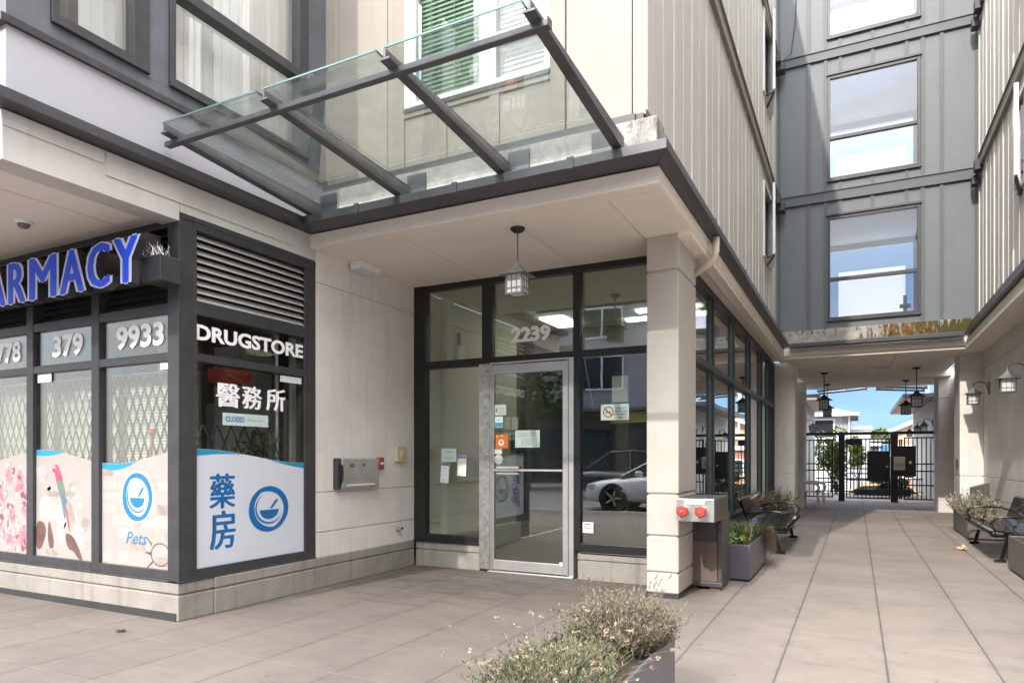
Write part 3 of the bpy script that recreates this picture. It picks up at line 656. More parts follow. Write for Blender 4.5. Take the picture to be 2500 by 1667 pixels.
for zb, zt in ((4.72, 6.02), (7.55, 9.0)):
    wv = mb(whitep).box(RX-0.03, RX+0.03, 12.30, 12.35, zb, zt).box(RX-0.03, RX+0.03, 13.40, 13.45, zb, zt).box(RX-0.03, RX+0.03, 12.35, 13.40, zb, zb+0.05).box(RX-0.03, RX+0.03, 12.35, 13.40, zt-0.05, zt).build('window', parent=B)
    mb(g_mir).box(RX-0.06, RX-0.05, 12.3, 13.45, zb, zt).build('pane', parent=wv)
    # casement sash standing open
    a = Vector((RX+0.03, 13.38, 0)); b = Vector((RX+0.17, 12.40, 0)); d = (b-a).normalized(); n = Vector((-d.y, d.x, 0))
    s_ = mb(whitep)
    for p0, p1, z0, z1 in ((0, 1, zb+0.04, zb+0.09), (0, 1, zt-0.09, zt-0.04), (0, 0.06, zb+0.09, zt-0.09), (0.92, 1, zb+0.09, zt-0.09)):
        P = a.lerp(b, p0); Q = a.lerp(b, p1)
        s_.hexa([P+n*0.02+Vector((0, 0, z0)), Q+n*0.02+Vector((0, 0, z0)), Q+n*0.02+Vector((0, 0, z1)), P+n*0.02+Vector((0, 0, z1))],
                [P-n*0.02+Vector((0, 0, z0)), Q-n*0.02+Vector((0, 0, z0)), Q-n*0.02+Vector((0, 0, z1)), P-n*0.02+Vector((0, 0, z1))])
    s_.build('sash', parent=wv)
    P = a.lerp(b, 0.06); Q = a.lerp(b, 0.92)
    gp = mb(g_bay); gp.hexa([P+n*0.003+Vector((0, 0, zb+.09)), Q+n*0.003+Vector((0, 0, zb+.09)), Q+n*0.003+Vector((0, 0, zt-.09)), P+n*0.003+Vector((0, 0, zt-.09))],
            [P-n*0.003+Vector((0, 0, zb+.09)), Q-n*0.003+Vector((0, 0, zb+.09)), Q-n*0.003+Vector((0, 0, zt-.09)), P-n*0.003+Vector((0, 0, zt-.09))]); gp.build('pane', parent=wv)
    x = mb(darkm); x.bar((RX, 12.5, zb), (RX+0.16, 12.5, zb+0.03), 0.03, 0.02); x.bar((RX, 12.9, zb-0.02), (RX+0.16, 12.5, zb+0.03), 0.03, 0.02); x.build('stay_arm', parent=wv)
x = mb(darkm)
for z in (6.2, 8.95): x.box(RX, RX+0.12, 14.0, 14.12, z-0.02, z+0.16); x.box(RX, RX+0.18, 14.15, 14.4, z-0.12, z+0.02)
pieces(x, 'corner_bracket', B)
x = mb(stucco); x.box(-4.6, -1.76, CY+0.31, 21.0, 6.6, 12.0); x.build('upper_block', parent=B)

# bay with dark boards over the pharmacy
BX = -4.6
x = mb(bayd)
x.box(BX-0.12, BX, 2.26, 2.515, 3.93, 9.0); x.box(BX-0.12, BX, 3.187, 3.352, 4.02, 9.0); x.box(BX-0.12, BX+0.002, 4.79, 5.045, 3.93, 9.0)
x.box(BX-0.12, BX-0.001, 2.515, 4.79, 3.93, 4.06); x.box(-12, BX-0.12, 2.26, 2.38, 3.93, 9.0)
x.build('bay_wall', parent=B, bev=0.003)
x = mb(darkm); x.box(-12, BX+0.03, 2.22, 5.03, 3.882, 3.93); x.build('bay_ledge', parent=B)
for a, b, tr in ((2.515, 3.187, None), (3.352, 4.79, 4.79)):
    w1 = mb(darkm).box(BX-0.08, BX+0.018, a, a+0.05, 4.06, 6.8).box(BX-0.08, BX+0.018, b-0.12, b, 4.06, 6.8).box(BX-0.08, BX+0.018, a+0.05, b-0.12, 4.06, 4.11)
    w1.box(BX-0.08, BX+0.03, a, b, 4.035, 4.06)
    if tr: w1.box(BX-0.08, BX+0.03, a+0.05, b-0.12, 4.75, 4.835)
    w1 = w1.build('window', parent=B, bev=0.004)
    mb(g_bay).box(BX-0.05, BX-0.044, a+0.04, b-0.1, 4.1, 6.8).build('pane', parent=w1)
    v = mb(blindw); yy = a+0.02
    while yy < b+0.1:
        if not (a < 3 and yy < 2.76): v.hexa([(BX-0.20, yy, 4.08), (BX-0.222, yy+0.118, 4.08), (BX-0.222, yy+0.118, 6.8), (BX-0.20, yy, 6.8)], [(BX-0.203, yy, 4.08), (BX-0.225, yy+0.118, 4.08), (BX-0.225, yy+0.118, 6.8), (BX-0.203, yy, 6.8)])
        yy += 0.088 + random.uniform(-0.006, 0.006)
    v.build('vertical_blind', parent=w1)
x = mb(intd); x.box(-8, -6.5, 2.4, 5.0, 4, 8); x.box(-8, -4.8, 2.4, 5.0, 3.95, 3.96); x.box(-8, -4.75, 2.4, 5.4, 6.85, 6.9); x.build('bay_room', parent=B)
x = mb(skyb); x.box(BX-0.3, BX-0.29, 2.52, 2.66, 4.1, 4.55); x.build('window_poster', parent=B)

# downspout by the entrance column
x = mb(beigep); x.tube([(-1.20, 6.66, 3.36), (-1.20, 6.66, 3.22), (-1.215, 6.66, 3.16), (-1.26, 6.66, 3.11), (-1.42, 6.66, 3.02)], 0.034, 12); x.build('downspout', parent=B, smooth=True)

# interiors of the left wing
lob = mb(olive); lob.box(-4.592, -4.56, 6.62, 9.1, 0.03, 3.2); lob.mat(intd); lob.box(-4.595, -4.57, 9.1, 12.0, 0.03, 3.2); lob.mat(intd); lob.box(-4.56, -1.8, 11.9, 12.0, 0.03, 3.2)  # far side and back walls coloured dark for the unlit depth
lob.mat(lobc); lob.box(-4.56, -1.62, 6.62, 15.0, 3.21, 3.24); lob.mat(intd); lob.box(-4.5, -1.8, 9.6, 9.75, 2.75, 3.209)
lob.mat(lobf); lob.box(-4.56, -1.78, 6.625, 15.0, 0.002, 0.02)
lob.mat(lobp); lob.box(-4.56, -4.47, 7.02, 7.17, 0.30, 3.2)
lob.mat(olive); lob.box(-4.56, -4.44, 6.63, 9.0, 0.021, 0.299)
lob.mat(intd); lob.box(-4.0, -1.8, 14.9, 14.99, 0.02, 3.2); lob.box(-3.3, -3.1, 10.0, 11.9, 0.02, 3.2)
lob.mat(intd); lob.box(-4.55, -4.5, 8.9, 9.8, 1.35, 1.6); lob.box(-4.55, -4.5, 8.9, 9.8, 0.62, 0.86)
lob.mat(steel); lob.box(-4.555, -4.53, 9.25, 9.9, 0.86, 1.35)
lob.mat(whitep); lob.box(-4.555, -4.5, 7.35, 7.5, 2.45, 2.68); lob.box(-3.35, -3.1, 9.96, 10.0, 2.1, 2.5)
lob.mat(intd); lob.box(-4.55, -4.52, 7.40, 7.42, 2.68, 2.85)
lob.build('lobby', parent=B)
for x0, x1, y0, y1 in ((-3.95, -3.60, 8.6, 9.3), (-2.6, -1.75, 8.7, 8.85), (-2.9, -1.75, 9.2, 9.35)):
    mb(lightp).box(x0, x1, y0, y1, 3.18, 3.209).build('ceiling_light', parent=B)
sh = mb(intd); sh.box(-12, -4.85, 7.0, 7.1, 0, 3.1); sh.box(-12, -4.96, 3.65, 7.0, 2.9, 3.0); sh.box(-12, -4.96, 3.76, 7.0, 0.0, 0.03); sh.box(-12, -11.9, 3.6, 7, 0, 3)
sh.box(-4.96, -4.952, 4.95, 7.0, 0, 3.0); sh.mat(blindw); sh.box(-6.0, -5.6, 4.9, 5.3, 0.0, 2.4); sh.mat(redp); sh.box(-5.35, -5.1, 3.85, 4.0, 1.88, 2.02)
sh.box(-5.05, -4.90, 4.06, 4.40, 1.91, 2.03); sh.lathe([(0.02, 1.86), (0.06, 1.89), (0.06, 1.93), (0.02, 1.95)], (-4.97, 4.12, 0), 12)
sh.mat(strawm); sh.box(-4.90, -4.893, 4.10, 4.36, 2.0, 2.012); sh.box(-4.90, -4.893, 4.28, 4.38, 1.89, 1.905); sh.bar((-4.90, 4.12, 1.98), (-4.90, 4.30, 1.93), 0.012)
sh.mat(plasw); sh.box(-5.5, -5.3, 3.9, 4.15, 0.03, 2.5); sh.mat(alum); sh.tube([(-4.86, 4.66, 0.03), (-4.86, 4.66, 2.6)], 0.02, 10)
sh.mat(olive); sh.box(-7.0, -5.6, 5.6, 6.8, 0.03, 1.9); sh.mat(paperg)
for q in range(22): sh.box(-5.62-0.001*q, -5.56, 5.62+(q % 6)*0.19, 5.76+(q % 6)*0.19, 0.3+(q//6)*0.42, 0.3+(q//6)*0.42+0.12+0.02*(q % 5))
sh.mat(leafA); [leafquad(sh, (-4.9+random.gauss(0, .05), 4.45+random.gauss(0, .12), 1.32+random.gauss(0, .09)), (random.gauss(0, 1), random.gauss(0, 1), random.gauss(0, 1)), .08, .035) for _ in range(120)]
sh.build('shop_interior', parent=B)

# ------------------------------------------------------------------ pharmacy shopfront
FY = 3.45
sf = mb(darkm); MX = [-4.665, -5.655, -6.615, -7.575, -8.535, -9.5, -10.5, -11.5]
sf.box(-4.73, -4.601, 3.435, 3.565, 0.30, 3.122)
for xm in MX[1:]: sf.box(xm-0.052, xm+0.052, 3.4405, 3.56, 0.3055, 3.085)
for a, b in zip(MX, MX[1:]):
    l, r = b+0.052, a-0.052 if a != MX[0] else -4.73
    for z0, z1, yf in ((0.30, 0.378, 3.440), (1.998, 2.065, 3.444), (2.37, 2.445, 3.444), (3.03, 3.085, 3.444)): sf.box(l, r, yf, 3.55, z0, z1)
sf.box(-12, -4.6, 3.425, 3.56, 0.292, 0.305)
sf = sf.build('pharmacy_shopfront', parent=B, bev=0.004)
for a, b in zip(MX, MX[1:]):
    l, r = b+0.052, a-0.052 if a != MX[0] else -4.73
    mb(g_shop).box(l, r, 3.474, 3.482, 0.378, 1.998).build('pane', parent=sf); mb(g_shop).box(l, r, 3.474, 3.482, 2.065, 2.37).build('pane', parent=sf)
def louvre(x, y0, y1, z0, z1, step, T):
    n = int((z1-z0)/step)
    for k in range(n):
        z = z0+(k+0.1)*step
        prof = [(0.0, z), (0.004, z), (-0.045, z+step*0.86), (-0.049, z+step*0.86)]
        x.hexa([T(y0, zz, w) for w, zz in prof], [T(y1, zz, w) for w, zz in prof])
lv = mb(galv)
for a, b in zip(MX, MX[1:]): louvre(lv, b+0.052, (a-0.052 if a != MX[0] else -4.73), 2.445, 3.03, 0.058, TY(3.48))
lv.mat(blackm).box(-12, -4.75, 3.545, 3.56, 2.44, 3.05)
lv.build('louvre', parent=sf)
# side window of the pharmacy
SX = -4.6
sw = mb(darkm)
sw.box(SX-0.12, SX+0.001, 3.566, 3.595, 0.378, 3.03).box(SX-0.12, SX-0.004, 4.762, 4.815, 0.378, 3.07).box(SX-0.12, SX+0.004, 4.815, 4.895, 0.30, 3.12)
sw.box(SX-0.12, SX, 3.566, 4.815, 0.30, 0.378).box(SX-0.12, SX-0.002, 3.595, 4.762, 2.005, 2.07).box(SX-0.12, SX-0.002, 3.595, 4.762, 2.37, 2.475).box(SX-0.12, SX+0.002, 3.566, 4.815, 3.025, 3.12)
sw.box(SX-0.12, SX+0.010, 3.425, 4.9, 0.292, 0.305).box(SX-0.12, SX+0.006, 3.45, 4.9, 3.085, 3.10)
sw = sw.build('side_window', parent=B, bev=0.004)
mb(g_drug).box(SX-0.034, SX-0.026, 3.59, 4.77, 0.378, 2.005).build('pane', parent=sw); mb(g_drug).box(SX-0.034, SX-0.026, 3.59, 4.77, 2.07, 2.37).build('pane', parent=sw)
lv = mb(M('louvre_pale', (0.40, 0.385, 0.365), 0.5, var=0.1, streak=0.15))
louvre(lv, 3.596, 4.761, 2.475, 3.025, 0.0605, TX(SX-0.012)); lv.mat(blackm).box(SX-0.115, SX-0.10, 3.58, 4.78, 2.47, 3.03); lv.build('louvre', parent=sw)
# lettering applied to the panes
FT = TY(3.472); ST = TX(SX-0.024)
wt = mb(wtxt); wt.text('DRUGSTORE', ST, 3.60, 4.755, 2.178, 2.303, 0.003, bold=0.034); wt.build('lettering', parent=sw); wt = mb(wtxt)
wt.fat('\u91ab', ST, 3.79, 4.03, 1.668, 1.858, 0.003, w=0.006); wt.fat('\u52d9', ST, 4.052, 4.265, 1.668, 1.860, 0.003, w=0.006); wt.fat('\u6240', ST, 4.312, 4.535, 1.668, 1.860, 0.003, w=0.006)
wt.build('lettering', parent=sw)
for tx, ua, ub in (('778', -7.22, -6.815), ('379', -6.315, -5.868), ('9933', -5.415, -4.822)): mb(wtxt).text(tx, FT, ua, ub, 2.128, 2.319, 0.003, bold=0.034).build('lettering', parent=sf)
x = mb(paperm); x.box(-6.53, -6.32, 3.463, 3.466, 1.918, 1.995); x.box(-4.855, -4.738, 3.463, 3.466, 1.938, 1.995); pieces(x, 'alarm_label', sf)
x = mb(paperm); x.box(SX-0.020, SX-0.017, 4.47, 4.73, 1.935, 1.992); x.build('alarm_label', parent=sw)
# printed vinyl on the lower panes
def wv(u): return 1.262+0.06*math.cos(2*math.pi*(u+6.45)/2.0)
def ring(m, T, cu, cv, ru, rv, t0, mA, k=1.0):
    m.mat(mA)
    def cres(a0, a1, ro, wmax, ph, du=0.0, dv=0.0, n=44):
        nonlocal t0; t0 += 0.0002
        o = []; i = []
        for j in range(n+1):
            f = j/n; a = a0+(a1-a0)*f; w = wmax*math.sin(math.pi*f)**0.7
            o.append((cu+du+ru*ro*math.cos(a), cv+dv+rv*ro*math.sin(a))); i.append((cu+du+ru*(ro-w)*math.cos(a), cv+dv+rv*(ro-w)*math.sin(a)))
        for j in range(n): m.face([m.bm.verts.new(T(*p, t0)) for p in (o[j], o[j+1], i[j+1], i[j])])
    cres(R(168), R(-105), 1.0, 0.27, 0)          # broad outer swoosh over the right side
    cres(R(100), R(318), 0.99, 0.30, 0, -0.02*ru, -0.06*rv)          # left swoosh
    cres(R(118), R(335), 0.70, 0.09, 0, 0.0, 0.0)  # thin inner line
    # mortar bowl and pestle
    b = [(cu+ru*0.48*math.cos(a), cv-0.06*rv+rv*0.42*math.sin(a)) for a in [math.pi+math.pi*j/16 for j in range(17)]]
    m.poly([T(*p, t0+0.0006) for p in b])
    m.poly([T(cu+ru*p, cv+rv*q, t0+0.0006) for p, q in ((0.02, 0.0), (0.30, 0.36), (0.42, 0.42), (0.44, 0.34), (0.36, 0.24), (0.14, 0.0))])
v = MB()
for a, b in zip(MX, MX[1:]):
    l, r = b+0.052, a-0.052 if a != MX[0] else -4.73
    us = [l+(r-l)*j/24 for j in range(25)]
    v.mat(vinylp)
    v.hexa([FT(l, 0.378, 0.001)]+[FT(u, wv(u), 0.001) for u in us]+[FT(r, 0.378, 0.001)], [FT(l, 0.378, 0.003)]+[FT(u, wv(u), 0.003) for u in us]+[FT(r, 0.378, 0.003)])
    v.mat(cyanv)
    for p, q in zip(us, us[1:]):
        um = (p+q)/2; c = abs(math.cos(2*math.pi*(um+6.45)/2.0)); w = 0.055*max(0, c-0.55)/0.45
        if w > 0.004: v.poly([FT(p, wv(p)-w, 0.0036), FT(q, wv(q)-w, 0.0036), FT(q, wv(q)-0.003, 0.0036), FT(p, wv(p)-0.003, 0.0036)])
def smooth(pts, n=2):
    for _ in range(n): pts = [q for a, b in zip(pts, pts[1:]+pts[:1]) for q in ((a[0]*.75+b[0]*.25, a[1]*.75+b[1]*.25), (a[0]*.25+b[0]*.75, a[1]*.25+b[1]*.75))]
    return pts
# wall print and animals
rnd = random.Random(3)
def blob(m, mat, cu, cv, ru, rv, T, t, rot=0, n=18, j=0.14):
    m.mat(mat); pts = []
    for k in range(n):
        a = 2*math.pi*k/n; s_ = 1+rnd.uniform(-j, j); p, q = ru*s_*math.cos(a), rv*s_*math.sin(a)
        pts.append(T(cu+p*math.cos(rot)-q*math.sin(rot), cv+p*math.sin(rot)+q*math.cos(rot), t))
    m.poly(pts)
z = 0.40
while z < 1.14:
    u = -5.59
    while u < -4.75:
        w = rnd.uniform(0.08, 0.2); h = rnd.uniform(0.05, 0.09)
        if rnd.random() < 0.62: v.mat(printg if rnd.random() < 0.30 else printl).poly([FT(p, q, 0.0034) for p, q in ((u, z), (min(u+w, -4.735), z), (min(u+w, -4.735), z+h), (u, z+h))])
        u += w+rnd.uniform(0.005, 0.02)
    z += 0.10
blob(v, printl, -6.28, 0.72, 0.17, 0.33, FT, 0.0034); blob(v, printl, -6.02, 0.60, 0.12, 0.2, FT, 0.0034)
# parrot on a branch, spotted dog below
def sp(mm, pts, t): v.mat(mm).poly([FT(p, q, t) for p, q in smooth(pts)])
sp(printg, [(-6.50, 0.98), (-6.30, 0.95), (-6.05, 0.97), (-5.98, 0.93), (-6.10, 0.91), (-6.35, 0.90), (-6.50, 0.93)], 0.0036)
sp(printl, [(-6.52, 0.92), (-6.28, 0.90), (-6.10, 0.62), (-6.22, 0.50), (-6.50, 0.60)], 0.00365)
sp(printg, [(-6.16, 0.90), (-6.02, 0.86), (-5.96, 0.66), (-6.06, 0.58), (-6.12, 0.72)], 0.0037)
sp(pinkf, [(-6.30, 1.14), (-6.275, 1.195), (-6.235, 1.19), (-6.19, 1.13), (-6.15, 1.03), (-6.16, 0.985), (-6.215, 0.99), (-6.255, 1.03), (-6.268, 1.10)], 0.004)
sp(printl, [(-6.292, 1.165), (-6.28, 1.18), (-6.262, 1.17), (-6.268, 1.15)], 0.0041); sp(dogb, [(-6.315, 1.14), (-6.292, 1.165), (-6.285, 1.14), (-6.30, 1.115)], 0.0042)
sp(greenf, [(-6.25, 1.04), (-6.205, 1.06), (-6.15, 1.04), (-6.125, 0.96), (-6.12, 0.88), (-6.165, 0.89), (-6.225, 0.96)], 0.0043)
sp(bluef, [(-6.215, 0.96), (-6.15, 0.93), (-6.085, 0.885), (-6.095, 0.85), (-6.135, 0.865), (-6.11, 0.76), (-6.13, 0.70), (-6.16, 0.80), (-6.18, 0.88)], 0.0046)
sp(pinkf, [(-6.135, 0.86), (-6.115, 0.87), (-6.055, 0.67), (-6.06, 0.58), (-6.09, 0.70)], 0.004)
sp(vinylp, [(-6.56, 0.70), (-6.30, 0.73), (-6.10, 0.62), (-5.95, 0.50), (-5.90, 0.38), (-6.56, 0.38)], 0.0038)
sp(dogb, [(-6.565, 0.68), (-6.46, 0.69), (-6.40, 0.62), (-6.43, 0.52), (-6.49, 0.43), (-6.565, 0.44)], 0.004)
sp(dogb, [(-6.37, 0.72), (-6.32, 0.62), (-6.28, 0.48), (-6.34, 0.42), (-6.39, 0.54)], 0.004)
sp(dogb, [(-6.13, 0.60), (-6.03, 0.59), (-5.95, 0.52), (-5.88, 0.40), (-5.87, 0.38), (-5.93, 0.38), (-6.00, 0.45), (-6.09, 0.46)], 0.004)
sp(printg, [(-6.40, 0.46), (-6.28, 0.45), (-6.20, 0.39), (-6.42, 0.39)], 0.0041); sp(printl, [(-6.25, 0.66), (-6.15, 0.63), (-6.12, 0.52), (-6.22, 0.50)], 0.00405)
pk = [M('petal_rose', (0.38, 0.18, 0.22), 0.5, var=0.3, vs=20), M('petal_blush', (0.41, 0.28, 0.28), 0.5, var=0.25, vs=20), M('petal_pale', (0.46, 0.36, 0.36), 0.5, var=0.2, vs=20), M('petal_deep', (0.24, 0.08, 0.11), 0.5, var=0.3, vs=20)]
tt = 0.0036
for fu, fv, fr in ((-6.82, 1.02, 0.15), (-6.72, 0.80, 0.15), (-6.95, 0.72, 0.13), (-7.0, 1.08, 0.12), (-6.76, 0.52, 0.15), (-6.98, 0.48, 0.14), (-7.15, 0.90, 0.13), (-7.2, 0.6, 0.14), (-7.4, 0.9, 0.15)):
    for ringn, (rad, sz) in enumerate(((1.0, 0.62), (0.7, 0.5), (0.4, 0.38))):
        for k in range(8):
            a = 2*math.pi*k/8+rnd.uniform(-.3, .3); cu_ = fu+fr*rad*.6*math.cos(a); cv_ = fv+fr*rad*.8*math.sin(a)
            if cu_ > -6.69: continue
            tt += 0.00002; blob(v, pk[(2, 1, 0)[ringn] if rnd.random() < .7 else rnd.randrange(4)], cu_, cv_, fr*sz*.55, fr*sz*.42, FT, tt, a, n=12, j=.12)
for fu, fv in ((-6.40, 0.86), (-6.33, 0.62), (-6.20, 0.50), (-6.02, 0.72), (-5.86, 0.60), (-6.46, 1.05), (-5.95, 0.92)):
    for k in range(7): tt += 0.00002; blob(v, (printl, printg, pk[2], vinylp)[k % 4], fu+rnd.uniform(-.07, .07), fv+rnd.uniform(-.10, .10), rnd.uniform(.02, .06), rnd.uniform(.03, .10), FT, 0.00345+k*0.00002, rnd.uniform(0, 3), j=.25) if fu > -6.45 or True else None
# emblem, word and turtle outline on the right pane
v.mat(vinyl); v.poly([FT(-5.143+0.205*math.cos(2*math.pi*k/36), 0.94+0.205*math.sin(2*math.pi*k/36), 0.0038) for k in range(36)])
ring(v, FT, -5.143, 0.94, 0.188, 0.190, 0.0045, blogo2)
v.mat(blogo2); v.text('Pets', FT, -5.285, -5.02, 0.555, 0.655, 0.0044, bold=0.004, shear=0.3)
v.mat(dogb)
for k in range(14):
    a0 = 2*math.pi*k/14; a1 = a0+0.42
    c = lambda a, r: FT(-4.86+r*math.cos(a)*1.0, 0.49+r*0.8*math.sin(a), 0.004)
    if -4.86+0.13*math.cos(a0) < -4.74 and -4.86+0.13*math.cos(a1) < -4.74: v.poly([c(a0, 0.105), c(a1, 0.105), c(a1, 0.118), c(a0, 0.118)])
for a, b in (((-4.96, 0.56), (-5.03, 0.62)), ((-4.95, 0.43), (-5.02, 0.38)), ((-4.97, 0.49), (-5.04, 0.50))):
    v.poly([FT(a[0], a[1]-0.012, 0.004), FT(a[0], a[1]+0.012, 0.004), FT(b[0], b[1]+0.006, 0.004), FT(b[0], b[1]-0.006, 0.004)])
tag(v.build('window_print', parent=sf, recalc=False))
def wd(u): return 1.262+0.058*math.cos(math.pi*(u-3.62)/1.12)
v = MB(); us = [3.59+(4.77-3.59)*j/30 for j in range(31)]
v.mat(vinyl).hexa([ST(3.59, 0.378, 0.001)]+[ST(u, wd(u), 0.001) for u in us]+[ST(4.77, 0.378, 0.001)], [ST(3.59, 0.378, 0.003)]+[ST(u, wd(u), 0.003) for u in us]+[ST(4.77, 0.378, 0.003)])
v.mat(cyanv)
for p, q in zip(us, us[1:]):
    um = (p+q)/2; w = 0.062*max(0.0, abs(um-4.16)/0.55-0.12) if um < 4.16 else 0.055*max(0, abs(um-4.16)/0.5-0.30); w = min(w, 0.052)
    if w > 0.004: v.poly([ST(p, wd(p)-w, 0.0036), ST(q, wd(q)-w, 0.0036), ST(q, wd(q)-0.002, 0.0036), ST(p, wd(p)-0.002, 0.0036)])
v.mat(blogo); v.fat('\u85e5', ST, 3.725, 3.98, 0.84, 1.118, 0.003, w=0.008); v.fat('\u623f', ST, 3.728, 3.985, 0.508, 0.818, 0.003, w=0.008)
ring(v, ST, 4.345, 0.805, 0.225, 0.195, 0.0042, blogo)
v.build('window_print', parent=sw, recalc=False)
tag(mb(paperg).box(SX-0.020, SX-0.017, 3.85, 4.33, 1.518, 1.62).mat(blogo).text('CLOSED', TX(SX-0.0168), 3.878, 4.07, 1.548, 1.592, 0.0012, bold=0.02).mat(inkg).box(SX-0.0168, SX-0.0160, 4.100, 4.118, 1.563, 1.575).mat(inkg).box(SX-0.0168, SX-0.0160, 4.122, 4.135, 1.563, 1.575).mat(inkg).box(SX-0.0168, SX-0.0160, 4.144, 4.157, 1.563, 1.575).mat(inkg).box(SX-0.0168, SX-0.0160, 4.166, 4.184, 1.563, 1.575).mat(inkg).box(SX-0.0168, SX-0.0160, 4.188, 4.201, 1.563, 1.575).mat(inkg).box(SX-0.0168, SX-0.0160, 4.210, 4.223, 1.563, 1.575).mat(inkg).box(SX-0.0168, SX-0.0160, 4.232, 4.250, 1.563, 1.575).mat(inkg).box(SX-0.0168, SX-0.0160, 4.254, 4.267, 1.563, 1.575).build('closed_sign'),
    'pale green CLOSED notice taped inside the pharmacy side window', 'notice')

# folding security grille and blinds inside the pharmacy
def lattice(m, T, u0, u1, z0, z1, du, ext):
    n = int((u1-u0)/du); h = du*2.2; rows = round((z1-z0)/h)
    for i in range(n):
        for j in range(rows):
            a, b = u0+i*du, u0+(i+1)*du; c, d = z0+j*h, z0+(j+1)*h
            for p, q in (((a, c), (b, d)), ((b, c), (a, d))):
                w = 0.008; sg = 1 if p[0] < q[0] else -1
                m.hexa([T(p[0]-w, p[1], ext), T(p[0]+w, p[1], ext), T(q[0]+w, q[1], ext), T(q[0]-w, q[1], ext)], [T(p[0]-w, p[1], ext-0.006), T(p[0]+w, p[1], ext-0.006), T(q[0]+w, q[1], ext-0.006), T(q[0]-w, q[1], ext-0.006)])
g = mb(darkm)
lattice(g, TY(3.60), -7.6, -4.78, 0.4, 1.94, 0.10, 0)
lattice(g, TX(-4.76), 3.64, 4.76, 0.6, 1.52, 0.14, 0)
tag(g.build('security_grille'), 'folding dark lattice security grille behind the pharmacy window panes', 'grille')
bl = mb(blindt)
for k in range(62): bl.hexa([(-9.5, 3.66, 0.35+k*0.026), (-4.92, 3.66, 0.35+k*0.026), (-4.92, 3.66, 0.353+k*0.026), (-9.5, 3.66, 0.353+k*0.026)], [(-9.5, 3.674, 0.373+k*0.026), (-4.92, 3.674, 0.373+k*0.026), (-4.92, 3.674, 0.376+k*0.026), (-9.5, 3.674, 0.376+k*0.026)])
bl.box(-9.5, -4.92, 3.70, 3.705, 0.33, 1.97); bl.build('blind', parent=sf)
tag(mb(redp).lathe([(0.008, 1.25), (0.010, 1.42), (0.008, 1.44), (0.028, 1.452), (0.024, 1.478), (0.006, 1.485)], (-5.055, 3.53, 0), 10).build('red_ornament'), 'small red ornament standing between the pharmacy glass and lattice', 'ornament')

# channel letter sign
SG = thing('pharmacy_sign', 'blue channel letters reading PHARMACY on a dark raceway over the shop windows', 'sign', (-6.3, 3.3, 2.55))
x = mb(darkm); x.box(-9.5, -4.75, 3.30, 3.42, 2.60, 2.735); x.build('raceway', parent=SG, bev=0.005)
x = mb(darkm); x.box(-4.76, -4.545, 3.24, 3.42, 2.555, 2.745); x.build('end_box', parent=SG, bev=0.006)
x = mb(galv); x.box(-5.3, -4.76, 3.28, 3.40, 2.62, 2.95); x.build('bracket', parent=SG, bev=0.005)
sp_ = mb(alum)
for k in range(120):
    u = random.uniform(-4.80, -4.57) if k % 2 else random.uniform(-5.75, -5.22); y_ = random.uniform(3.27, 3.38)
    sp_.tube([(u, y_, 2.74), (u+random.uniform(-.07, .07), y_+random.uniform(-.06, .04), 2.79+random.uniform(0, .07))], 0.0019, 4)
sp_.build('bird_spikes', parent=SG)
LT = [('P', -7.75, -7.49), ('H', -7.45, -7.12), ('A', -7.06, -6.725), ('A', -6.70, -6.36), ('R', -6.33, -6.063), ('M', -6.022, -5.628), ('A', -5.594, -5.268), ('C', -5.237, -4.95), ('Y', -4.916, -4.621)]
LT = [('P', -7.39, -7.14), ('H', -7.08, -6.74)] + LT[3:]
for ch, a, b in LT:
    l = mb(darkm); l.fat(ch, TY(3.20), a, b, 2.530, 2.865, 0.07, w=0.022)
    l.mat(edgel); l.fat(ch, TY(3.1285), a, b, 2.530, 2.865, 0.0012, w=0.022, n=5)
    l.mat(bluel); i = 0.007
    l.fat(ch, TY(3.1255), a+i, b-i, 2.530+i, 2.865-i, 0.0012, w=0.015)
    l.build('letter', parent=SG)

# ------------------------------------------------------------------ link block across the passage
LK = thing('link_block', 'dark grey metal clad block bridging the passage with stacked windows', 'building', (0.3, 14.5, 3.2))
LY = 14.5; WX0, WX1 = -0.498, 1.05
WIN = [(3.915, 5.92, 4.70), (6.62, 8.64, 7.43), (9.38, 11.4, 10.2)]
x = mb(linkm)
x.box(-1.43, WX0, LY, LY+0.12, 3.715, 13); x.box(WX1, 1.93, LY, LY+0.12, 3.715, 13)
zz = 3.715
for a, b, t in WIN: x.box(WX0, WX1, LY+0.001, LY+0.12, zz, a); zz = b
x.box(WX0, WX1, LY+0.001, LY+0.12, zz, 13); x.build('clad_wall', parent=LK)
x = mb(linkb)
for a, b in ((-1.38, -1.36), (-0.868, -0.806), (-0.565, -0.50), (1.054, 1.118), (1.352, 1.412), (1.888, 1.93)): 
    for p, q in ((3.72, 6.22), (6.402, 8.98), (9.144, 13)): x.box(a, b, LY-0.024, LY, p, q)
for a, b in ((-0.306, -0.251), (0.243, 0.30), (0.803, 0.859)):
    for p, q in ((5.97, 6.22), (6.402, 6.56), (8.70, 8.98), (9.144, 9.32)): x.box(a, b, LY-0.023, LY, p, q)
pieces(x, 'batten', LK)
x = mb(linkb)
for a, b in ((6.22, 6.40), (8.98, 9.142)): x.box(-1.40, 1.93, LY-0.05, LY, a, b); x.box(-1.40, 1.93, LY-0.07, LY, b, b+0.012)
x.box(-1.40, 1.93, LY-0.02, LY-0.001, 3.70, 3.72); pieces(x, 'belt_course', LK)
